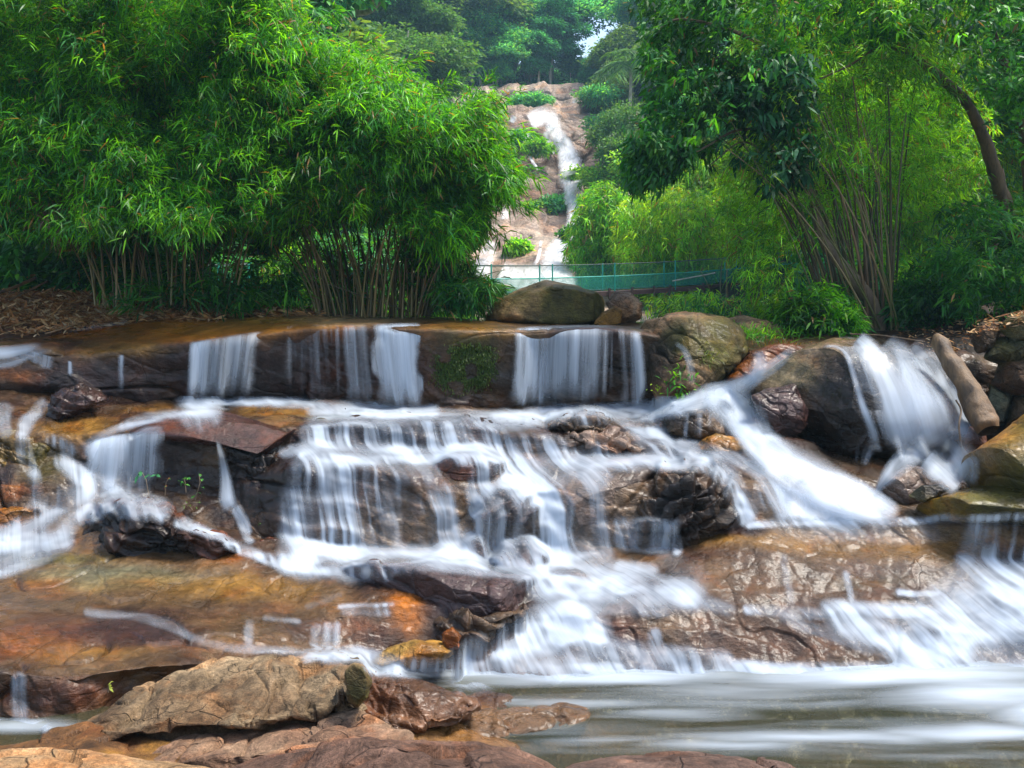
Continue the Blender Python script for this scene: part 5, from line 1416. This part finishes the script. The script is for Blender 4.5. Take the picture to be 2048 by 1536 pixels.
def palm(name, seed, h, pal):
    rg = np.random.default_rng(seed)
    root = empty(name, (0, 0, 0))
    t = np.linspace(0, 1, 12); pts = np.c_[np.sin(t * 1.3) * h * .12, 0 * t, t * h]
    MB().tube(pts, np.linspace(.16, .1, 12), 7).build('trunk', M['bark_pale'], root)
    B_, A_ = [], []
    for i in range(16):
        az = i * 2.4 + rg.random(); el = rg.uniform(-.2, 1.1)
        s = np.linspace(.1, 1, 40)[:, None]
        d = np.array([math.cos(az) * math.cos(el), math.sin(az) * math.cos(el), math.sin(el)])
        p = pts[-1] + d * s * 2.6 - np.array([0, 0, 1.5]) * s ** 2
        side = unit(np.cross(d, [0, 0, 1]))
        for sg in (-1, 1):
            B_.append(p); A_.append(np.broadcast_to(side * sg + d * .6 + np.array([0, 0, -.35]), p.shape))
    foliage('crown', np.concatenate(B_), np.concatenate(A_), 1, .75, .09, pal, root, 'leaf_far', seed=seed, jit=.02, spread=.12, droop=.9, dead=0)
    return root


def dup(o, loc, sc, rz, label=None, cat=None, group=None):
    c = o.copy(); COL.objects.link(c); c.location = loc; c.scale = (sc[0], sc[0], sc[1]) if isinstance(sc, tuple) else (sc,) * 3
    c.rotation_euler = (0, 0, rz)
    for ch in o.children:
        d = ch.copy(); COL.objects.link(d); d.parent = c
    return tag(c, label, cat, group)


KINDS = [proto('forest_tree', 401, 13, 4.6, 5.4, 9500, .32, HG, 16), proto('forest_tree', 402, 15, 4.0, 6.6, 9500, .32, HG[:3], 18),
         proto('forest_tree', 403, 11, 5.4, 4.2, 9000, .32, [(.07, .19, .03), (.09, .2, .04)], 15, .7), proto('forest_tree', 404, 16, 3.8, 7.2, 9500, .34, HG[:1] + HG[2:3] + DG[1:2], 18),
         proto('forest_tree', 405, 10, 4.2, 4.6, 9000, .3, [(.10, .2, .04), (.12, .22, .035), (.06, .15, .03)], 16)]
PALM = palm('palm_tree', 406, 9, [(.06, .17, .03), (.09, .2, .05)])
used = {}
rg = np.random.default_rng(77)


def plant(kind, px, ptop, D, label=None, group=None, cat='tree', wide=1., minh=3.):
    """stand a tree on the terrain at image column px, distance D, reaching up to row ptop"""
    x = (px - CX) / F * D
    z0 = float(hill(np.array([x]), np.array([D]))[0]) - .4
    zt = CZ + (HY - ptop) / F * D
    src = KINDS[kind] if kind < 5 else PALM
    h = [13, 15, 11, 16, 10, 9.5][kind]
    s = max(zt - z0, minh) / h
    s0 = min(s, 1.6); 
    src_first = kind not in used
    sc = (s0 * wide, s)
    if src_first:
        used[kind] = 1; src.location = (x, D, z0); src.scale = (sc[0], sc[0], sc[1]); src.rotation_euler = (0, 0, rg.uniform(0, 6.28))
        return tag(src, label, cat, group)
    return dup(src, (x, D, z0), sc, rg.uniform(0, 6.28), label, cat, group)


# named single trees of the far slope
plant(5, 1252, 115, 92, 'slim palm standing alone on the right slope beside the distant waterfall', cat='palm')
plant(5, 888, 50, 112, 'leaning pale-stemmed palm above the left bamboo crowns', cat='palm')
plant(5, 830, 96, 104, 'second, lower palm to the left of the leaning palm', cat='palm')
plant(2, 1290, 192, 78, 'flat-topped light green tree right of the upper waterfall', wide=.75)
plant(4, 1262, 50, 112, 'yellowish tall tree on the right shoulder above the waterfall', wide=1.2)
plant(4, 1225, 120, 104, 'yellow-green tree at the right rim of the cliff top', wide=.8)
plant(2, 930, 0, 128, 'bright light-green crown in the middle of the misty forest', wide=1.1)
plant(0, 985, 105, 116, 'round blue-green tree just above the left end of the cliff')
plant(1, 700, 60, 118, 'rounded pale green tree at the left of the misty forest')
def tall(kind, px, D, h, label, group):
    x = (px - CX) / F * D
    z0 = float(hill(np.array([x]), np.array([D]))[0]) - .5
    plant(kind, px, HY - (z0 + h - CZ) / D * F, D, label, group, wide=rg.uniform(1., 1.35))


G_ = 'trees of the misty forest above the cliff'
for D, h0, h1 in ((116, 8, 13), (121, 10, 16), (128, 13, 20), (137, 15, 23), (148, 17, 25), (160, 18, 27), (175, 20, 30)):
    w_ = 1774 * 3.7 / D
    for x in np.arange(500, 1420, w_):
        x = x + rg.uniform(-.3, .3) * w_
        gap = abs(x - 1180) < 74
        if gap and D > 118: continue
        tall(int(rg.choice([0, 1, 3, 2, 4], p=[.25, .27, .28, .12, .08])), x, D + rg.uniform(-3, 3), rg.uniform(h0, h1) * (.6 if gap else 1),
             'blue-green tree in the hazy forest wall above the cliff', G_)
for i_, (x_, D_, h_) in enumerate([(1140, 124, 6), (1172, 127, 4.5), (1205, 124, 6), (1156, 138, 5), (1190, 140, 6)]):
    tall([0, 2, 1, 3, 0][i_], x_, D_, h_, 'low tree under the gap of sky above the cliff', 'low trees under the gap of sky')
G_ = 'trees on the left valley slope'
for D, h0, h1, xm in ((98, 9, 15, 865), (84, 9, 15, 820), (70, 9, 15, 760), (56, 10, 15, 680), (44, 10, 16, 600), (33, 10, 16, 480)):
    w_ = 1774 * 4.6 / D
    for x in np.arange(-250, xm, w_):
        tall(int(rg.integers(0, 5)), x + rg.uniform(-.2, .1) * w_, D + rg.uniform(-3, 3), rg.uniform(h0, h1), 'green tree on the left valley slope behind the bamboo', G_)
G_ = 'trees on the right valley slope'
for D, h0, h1, xm in ((98, 9, 14, 1335), (84, 8, 13, 1390), (70, 9, 13, 1460), (56, 10, 16, 1540), (44, 11, 17, 1730), (33, 11, 17, 1860), (26, 9, 13, 2050)):
    w_ = 1774 * 4.6 / D
    for x in np.arange(xm, 2300, w_):
        tall(int(rg.choice([2, 4, 0, 4])), x + rg.uniform(-.1, .2) * w_, D + rg.uniform(-3, 3), rg.uniform(h0, h1), 'yellow-green tree on the right valley slope behind the dark trees', G_)
# undergrowth between the trunks: nobody could count it
rgu = np.random.default_rng(55)
D = 28 + 175 * rgu.random(60000) ** 1.3; X_ = rgu.uniform(-.75, .75, 60000) * D
ok = ~((np.abs(X_ - 1.5 - .03 * D) < .11 * D + 1) & (D < 113)) & ~((X_ > 0) & (X_ < .30 * D + 1) & (D < 62)); D, X_ = D[ok], X_[ok]
pu = np.stack([X_, D, hill(X_, D) + rgu.uniform(-.2, 1.6, len(D))], -1)
ug = foliage('undergrowth', pu, rgu.normal(size=pu.shape) + np.array([0, 0, .8]), 5, .5, .26, DG + HG[:2], None, 'leaf_far', seed=56, jit=.7, dead=0)
tag(ug, 'dense undergrowth covering the valley slopes', kind='stuff')
# bushes on the cliff and along its rims
g = 'bushes growing on the cliff'
for (px, py, D, r, lab, pal) in [
    (1075, 295, 88, 2.2, 'mossy green bush on the shoulder left of the distant waterfall', YG), (1040, 275, 90, 1.6, 'small bush at the left edge of the upper cliff', HG),
    (1110, 410, 80, 2.6, 'dark green bush in the hollow under the slanting rock of the cliff', HG), (1070, 420, 80, 2.4, 'low green bush left of the hollow on the cliff', YG),
    (1038, 495, 64, 1.0, 'round grass tuft on the lower left rock of the cliff', YG), (1040, 205, 106, 2.2, 'bush on the brown band at the cliff top', HG),
    (1075, 200, 106, 2.4, 'second bush on the brown band at the cliff top', HG), (1000, 225, 104, 3.0, 'bush at the left end of the cliff top', HG),
    (1210, 360, 78, 4.0, 'light green bush against the right side of the cliff', YG), (1160, 350, 82, 1.8, 'bush clinging next to the lower fall', YG),
    (1195, 190, 100, 3.4, 'green bush on the right rim of the upper cliff', HG), (1215, 250, 92, 3.4, 'bush below the right rim of the cliff', HG), (1160, 470, 66, 2.0, 'leafy bush leaning over the lower cascade of the cliff', BG),
    (950, 250, 96, 4.0, 'bush at the left side of the cliff next to the bamboo', HG), (930, 330, 88, 4.0, 'larger bush at the left side of the cliff', HG),
    (1290, 330, 74, 4.4, 'broad green bush right of the orange rock wall', YG), (1240, 420, 70, 3.6, 'light green bush below the orange rock wall', YG)]:
    c = np.array(P(px, py, D)); rgb = np.random.default_rng(int(px * 7 + py))
    r = r * .62; n = 900; d = unit(rgb.normal(size=(n, 3))); pts = c + d * r * (rgb.uniform(.3, 1, (n, 1)) + .55 * fbm(d * 1.7 + px, 3, int(px))[:, None]) * np.array([1.15, .6, .5])
    t = empty('bush', c - np.array([0, 0, r * .5]), lab, 'bush')
    MB().tube([c - [0, -.3, r * .6], c], [.15, .05], 5).build('stem', M['bark'], t)
    foliage('leaves', pts, d, 3, .34, .16, pal, t, 'leaf_far', seed=px, jit=.5, dead=0)

# bare pale emergent trunks
for (lab, l) in [('tall bare white trunk rising from the misty forest', [(838, 130, 112, .28), (838, 60, 112, .24), (836, -30, 112, .2)]),
                 ('short bare pale trunk right of the tall white one', [(858, 100, 110, .2), (857, 66, 110, .18)]),
                 ('thin leaning pale trunk in the gap left of the cliff top', [(878, 160, 109, .2), (890, 110, 109, .17), (906, 60, 109, .13)])]:
    root = empty('dead_tree', P(*l[0][:3]), lab, 'dead tree')
    p = crom(l, 10) if len(l) > 2 else np.array(l, FT)
    MB().tube(PA(p[:, 0], p[:, 1], p[:, 2]), p[:, 3], 8).build('trunk', M['bark_pale'], root)
tree('spreading tree with pale crooked limbs at the top left of the valley',
     [[(600, 300, 40, .5), (640, 100, 40, .4), (655, 20, 40, .3), (650, -60, 40, .25)],
      [(655, 22, 40, .22), (690, 26, 39.5, .16), (735, 24, 39, .12), (760, 6, 38.5, .06)],
      [(658, 20, 40, .16), (675, 0, 39.5, .12), (700, -30, 39.5, .08)], [(700, 26, 39.5, .1), (686, 10, 39.5, .08), (684, -20, 39.5, .05)]],
     [([(560, -120), (820, -120), (800, -10), (700, 10), (600, 60)], (37, 42), 60, 24, 5, .35, .2, HG, dict(size=.9, seed=241)),
      ([(540, -60), (650, -20), (665, 50), (640, 70), (560, 20)], (36, 39), 40, 24, 5, .35, .2, DG, dict(size=.7, seed=242))], mat='bark_pale')

# ------------------------------------------------------------------ leaf litter, plants, log, sticks
rgl = np.random.default_rng(900)
def litter(n, poly, dmf, label, L=.16, seed=3, lift=.03):
    rg = np.random.default_rng(seed)
    q = inpoly(poly, n, rg); D = dmf(q[:, 0], q[:, 1]); ok = D < 40; q, D = q[ok], D[ok]
    b = PA(q[:, 0], q[:, 1], D) + np.array([0, 0, 1]) * rg.uniform(0, lift, (len(q), 1))
    az = rg.uniform(0, 6.28, len(q)); a = np.stack([np.cos(az), np.sin(az), rg.normal(size=len(q)) * .25 + .1], -1)
    Ls = L * rg.uniform(.5, 1.6, len(q))
    V, Fc = leafgeo(b, a, Ls, Ls * rg.uniform(.1, .24, len(q)), rg.uniform(-.3, .6, len(q)), rg)
    pal = np.array([(.46, .23, .08), (.36, .15, .05), (.55, .33, .15), (.26, .11, .04), (.62, .44, .25)])
    c = pal[rg.integers(0, 5, len(q))] * rg.uniform(.5, 1.15, (len(q), 1))
    o = mk('leaf_litter', V, Fc, M['leaf_dead'], col=np.repeat(c, 6, 0), smooth=False)
    tag(o, label, kind='stuff')


litter(15000, [(-60, 586), (200, 588), (330, 606), (470, 628), (430, 640), (300, 640), (150, 660), (60, 672), (-60, 668)], DM, 'thick layer of dry brown bamboo leaves on the left bank')
litter(2600, [(300, 600), (460, 605), (640, 622), (640, 632), (460, 634), (300, 632)], DM, 'dry leaves under the bamboo', seed=4)
litter(900, [(1780, 662), (1900, 640), (2060, 620), (2060, 650), (1960, 670), (1900, 720), (1840, 690)], DM, 'dry leaves and twigs on the right bank', seed=5, L=.09)

def stick(pts, r, label, name='bamboo_pole', cat='pole', mat='wood', group=None):
    p = crom(pts, 24)
    b = MB(); b.tube(PA(p[:, 0], p[:, 1], p[:, 2]), r, 8, wob=.3)
    o = b.build(name, M[mat]); return tag(o, label, cat, group)


stick([(-40, 596, 13.6), (20, 578, 14.2), (70, 556, 15)], .028, 'upper of the two dry poles sticking out of the leaf litter at the left edge')
stick([(20, 600, 14.2), (60, 580, 14.6), (94, 563, 15)], .018, 'thinner lower dry pole in the leaf litter at the left edge')
stick([(90, 668, 13.0), (130, 656, 13.2), (164, 645, 13.6)], .014, 'pale split cane lying on the orange rock edge', cat='cane')
# fallen log
p = crom([(1872, 672, 11.8), (1900, 720, 11.5), (1940, 785, 11.2), (1978, 862, 10.9)], 46)
b = MB(); b.tube(PA(p[:, 0], p[:, 1], p[:, 2]), np.interp(np.linspace(0, 1, 46), [0, .06, .5, .95, 1], [.05, .10, .14, .16, .13]), 28, wob=.28)
lg = b.build('fallen_log', M['wood']); tag(lg, 'weathered broken log lying steeply between the right waterfall and the bank stones', 'log')
for (a1, a2, a3) in [] and [((1872, 674, 11.8), (1862, 660, 11.7), (1858, 650, 11.7)), ((1880, 690, 11.7), (1884, 668, 11.6), (1882, 655, 11.55))]:
    MB().tube([P(*a1), P(*a2), P(*a3)], [.035, .02, .004], 6).build('splinter', M['wood'], lg)
stick([(1930, 925, 10.9), (1922, 890, 10.9), (1918, 850, 10.9), (1922, 820, 11.), (1912, 800, 11.)], .012, 'thin dark twig hanging in front of the right waterfall', 'twig', 'twig', 'bark')
stick([(1700, 668, 13.3), (1770, 672, 13.1), (1850, 684, 12.9)], .012, 'long pale cane lying above the right waterfall', 'bamboo_pole', 'cane')
for (x1, y1, x2, y2) in [(1470, 560, 1560, 610), (1500, 585, 1640, 640)]:
    pass


def tuft(px, py, D, n, L, W, pal, label, spread=(.25, .12, .08), up=.9, name='grass_tuft', cat='grass tuft', mat='leaf', seed=1, hang=0):
    rg = np.random.default_rng(seed)
    c = np.array(P(px, py, D)); pts = c + rg.normal(size=(n, 3)) * np.array(spread)
    a = rg.normal(size=(n, 3)) * .55 + np.array([0, -.3, up])
    V, Fc = leafgeo(pts, a, L * rg.uniform(.5, 1.3, n), W, rg.uniform(.4, 1.4, n) + hang, rg)
    cc = np.array(pal)[rg.integers(0, len(pal), n)] * rg.uniform(.6, 1.4, (n, 1))
    o = mk(name, V, Fc, M[mat], col=np.repeat(cc, 6, 0), smooth=False); return tag(o, label, cat)


tuft(1505, 672, 13.6, 420, .3, .014, BG, 'tuft of long grass growing on the ledge right of the rock hump', (.28, .2, .05), 1.0, seed=1)
tuft(1555, 690, 13.4, 200, .18, .012, [(.25, .10, .04), (.16, .12, .03), (.06, .12, .03)], 'reddish dry grass beside the long grass tuft', (.25, .15, .04), .8, seed=2)
tuft(1360, 770, 12.4, 130, .16, .03, BG, 'small green fern at the foot of the ledge under the rock hump', (.1, .08, .14), .3, 'fern', 'fern', seed=3)
tuft(1412, 715, 12.5, 90, .14, .012, [(.12, .16, .03)], 'yellowish grass tuft on the face of the rock hump', (.08, .05, .08), .2, seed=4)
tuft(1335, 775, 12.6, 60, .1, .02, YG, 'sprig of bright moss at the wet foot of the ledge', (.12, .05, .04), .3, seed=5)
# moss cushion on the ledge face
q = inpoly([(880, 705), (930, 690), (985, 700), (990, 740), (960, 772), (900, 778), (872, 755)], 4200)
q = q + RG.normal(size=q.shape) * np.array([9, 7]); kq = fbm(np.c_[q * .035, q[:, 0] * 0], 3, 44) > -.25; q = q[kq]
Dm = DM(q[:, 0], q[:, 1]) - .012; n = len(q)
b_ = PA(q[:, 0], q[:, 1], Dm)
V, Fc = leafgeo(b_, RG.normal(size=(n, 3)) * .6 + np.array([0, -.35, -.8]), .03, .018, 1., RG)
cc = np.array([(.04, .08, .012), (.06, .12, .015), (.09, .13, .02)])[RG.integers(0, 3, n)]
o = mk('moss', V, Fc, M['leaf'], col=np.repeat(cc, 6, 0), smooth=False); tag(o, 'dark green moss cushion on the ledge face between the two big curtain falls', kind='stuff')


def sprout(pts, leaves, label, pal, Lf, D, name='small_plant'):
    root = empty(name, P(pts[0][0], pts[0][1], D), label, 'plant')
    p = np.array(pts, FT)
    MB().tube(PA(p[:, 0], p[:, 1], D), .005, 5).build('stem', M['bark'], root)
    B_ = np.array([P(x, y, D - .02) for x, y in leaves for _ in range(3)]); rg = np.random.default_rng(int(pts[0][0]))
    A = rg.normal(size=B_.shape) * np.array([1, .5, .4]) + np.array([0, -.5, .1])
    V, Fc = leafgeo(B_, A, Lf * rg.uniform(.4, .8, len(B_)), Lf * .32, .6, rg)
    cc = np.array(pal)[rg.integers(0, len(pal), len(B_))]
    mk('leaves', V, Fc, M['leaf_broad'], root, col=np.repeat(cc, 6, 0), smooth=False)


PG_ = [(.06, .26, .03), (.1, .3, .03), (.04, .2, .04)]
sprout([(300, 1005), (292, 960), (284, 945)], [(284, 944), (296, 950), (276, 950), (312, 950)], 'broad-leaved seedling behind the left curtain of strands', [(.04, .2, .07)], .12, 10.5)
sprout([(330, 990), (332, 965), (338, 955)], [(336, 958), (330, 972)], 'small reddish seedling right of the broad-leaved one', [(.35, .1, .03), (.06, .25, .05)], .06, 10.5)
sprout([(372, 985), (370, 965), (368, 958)], [(368, 958), (376, 955), (362, 963), (372, 968)], 'bright little plant on the shadowed wall', PG_, .08, 10.45)
sprout([(390, 1000), (400, 965), (398, 948)], [(398, 948), (402, 958), (396, 985), (390, 992), (404, 975)], 'taller bright plant with two tiers of leaves on the shadowed wall', PG_, .065, 10.45)
sprout([(385, 1020), (372, 1005), (398, 1005)], [(372, 1004), (380, 1010), (398, 1004), (392, 1014), (368, 1012)], 'creeping seedlings at the foot of the shadowed wall', [(.14, .26, .03), (.10, .3, .04)], .045, 10.35)
sprout([(520, 1060), (522, 1045)], [(520, 1046), (526, 1050), (516, 1050)], 'tiny sprout in the dark corner left of the wide fall', PG_, .045, 10.2)
sprout([(216, 1385), (218, 1372), (222, 1362)], [(218, 1375), (220, 1365)], 'yellow-green curled leaf at the waterline of the tan block', [(.3, .36, .04)], .05, 6.1)

# ------------------------------------------------------------------ footbridge
br = empty('footbridge', P(1215, 583, 40), 'green-netted suspension footbridge with dark timber deck crossing the stream below the cliff', 'footbridge')
DK_ = [(440, 622, 24.5), (560, 609, 27), (650, 603, 29.5), (800, 597, 33), (930, 592, 36), (1060, 589, 38.5), (1215, 583, 40.5), (1345, 576, 42), (1480, 566, 43), (1620, 552, 44), (1760, 536, 45)]
pp = crom(DK_, 120); pk = PA(pp[:, 0], pp[:, 1], pp[:, 2])
tn = unit(np.gradient(pk, axis=0)); sd_ = np.stack([-tn[:, 1], tn[:, 0], 0 * tn[:, 0]], -1); sd_ = unit(sd_) * np.where(sd_[:, 1:2] > 0, 1, -1)
sec = [(-.02, .0), (-.02, -.2), (1.1, -.2), (1.1, 0)]
V = np.stack([pk + sd_ * a + np.array([0, 0, b]) for a, b in sec], 1)
mk('deck', V, gridf(120, 4, True), M['deck'], br, smooth=False)
H = 1.25
for off_ in (0., 1.1):
    top = pk + sd_ * off_ + np.array([0, 0, H]); mid_ = pk + sd_ * off_ + np.array([0, 0, H * .55]); low = pk + sd_ * off_ + np.array([0, 0, .08])
    MB().tube(top, .022, 6).build('cable', M['cable'], br)
    MB().tube(mid_, .022, 6).build('handrail', M['teal'], br)
    MB().tube(low, .02, 6).build('cable', M['cable'], br)
    for mat, a, c in ((('net', low, mid_), ('net2', mid_, top)) if off_ == 0 else (('net2', low, mid_),)):
        a = a - sd_ * .03; c = c - sd_ * .03
        V = np.stack([a, c, c + sd_ * .006, a + sd_ * .006], 1)
        mk('netting', V, gridf(120, 4, True), M[mat], br, smooth=False)
for i, x in enumerate([500, 567, 610, 700, 800, 862, 920, 985, 1102, 1225, 1345, 1467, 1585, 1700]):
    k = int(np.argmin(np.abs(pp[:, 0] - x)))
    for off_ in (0., 1.1):
        b0 = pk[k] + sd_[k] * off_
        MB().tube([b0 - [0, 0, .1], b0 + [0, 0, H + .06]], .035, 8).build('post', M['teal'], br)
for x in [530, 600, 1215, 1262, 1306, 1342, 1400, 1440]:
    k = int(np.argmin(np.abs(pp[:, 0] - x)))
    MB().box(pk[k] - sd_[k] * .06 + [0, 0, -.1], (.09, .08, .5), .3).build('bracket', M['deck'], br, smooth=False)
MB().tube([P(790, 522, 33), P(860, 540, 33.6), P(940, 560, 34.2), P(1020, 572, 35)], .03, 6).build('stay_cable', M['bark_pale'], br)
MB().tube([P(1345, 562, 41), P(1400, 552, 41.2), P(1430, 546, 41.4)], .03, 6).build('stay_cable', M['bark_pale'], br)
HAZE=.0006; EXPO=1.25
# ------------------------------------------------------------------ light, sky, haze, camera
w = bpy.data.worlds.new('World'); scene.world = w; w.use_nodes = True
nt = w.node_tree; nt.nodes.clear()
sky = nt.nodes.new('ShaderNodeTexSky'); sky.sky_type = 'NISHITA'; sky.sun_disc = False
SUN_EL, SUN_AZ = math.radians(64), math.radians(84)
sky.sun_elevation = SUN_EL; sky.sun_rotation = SUN_AZ
sky.air_density = 1.2; sky.dust_density = 2.5
bg = nt.nodes.new('ShaderNodeBackground'); bg.inputs[1].default_value = .15
nt.links.new(sky.outputs[0], bg.inputs[0])
wo = nt.nodes.new('ShaderNodeOutputWorld'); nt.links.new(bg.outputs[0], wo.inputs[0])
sd = bpy.data.lights.new('sun', 'SUN'); sd.energy = 3.0; sd.angle = math.radians(18); sd.color = (1, .95, .86)
so = bpy.data.objects.new('sun', sd); COL.objects.link(so)
# azimuth measured like the sky texture: 0 = +Y, clockwise positive
v = Vector((math.sin(SUN_AZ) * math.cos(SUN_EL), math.cos(SUN_AZ) * math.cos(SUN_EL), math.sin(SUN_EL)))
so.rotation_euler = v.to_track_quat('Z', 'Y').to_euler()
so.location = (0, 0, 60)

if HAZE:
    m, nt, nd, ln = newmat('haze_air')
    vo = nd.new('ShaderNodeVolumePrincipled'); vo.inputs['Density'].default_value = HAZE
    vo.inputs['Color'].default_value = (.45, .78, 1., 1); vo.inputs['Anisotropy'].default_value = .2
    out = nd.new('ShaderNodeOutputMaterial'); ln.new(vo.outputs[0], out.inputs['Volume'])
    hb = MB(); hb.box((0, 140, 33), (700, 300, 88))
    o = hb.build('haze', m, smooth=False); tag(o, 'thin bluish air over the valley', kind='stuff')

cd = bpy.data.cameras.new('camera'); co = bpy.data.objects.new('camera', cd); COL.objects.link(co)
cd.sensor_width = 36; cd.lens = 36 * F / 2048; cd.shift_y = -(768 - HY) / 2048
cd.clip_start = .1; cd.clip_end = 2000
co.location = (0, 0, CZ); co.rotation_euler = (math.radians(90), 0, 0)
scene.camera = co
scene.view_settings.view_transform = 'Standard'; scene.view_settings.look = 'None'
scene.view_settings.exposure = EXPO; scene.view_settings.gamma = 1
cy = scene.cycles
scene.render.engine = 'CYCLES'
cy.max_bounces = 6; cy.diffuse_bounces = 3; cy.glossy_bounces = 2; cy.transmission_bounces = 4
cy.transparent_max_bounces = 24; cy.volume_bounces = 0
cy.use_denoising = True; cy.caustics_reflective = False; cy.caustics_refractive = False
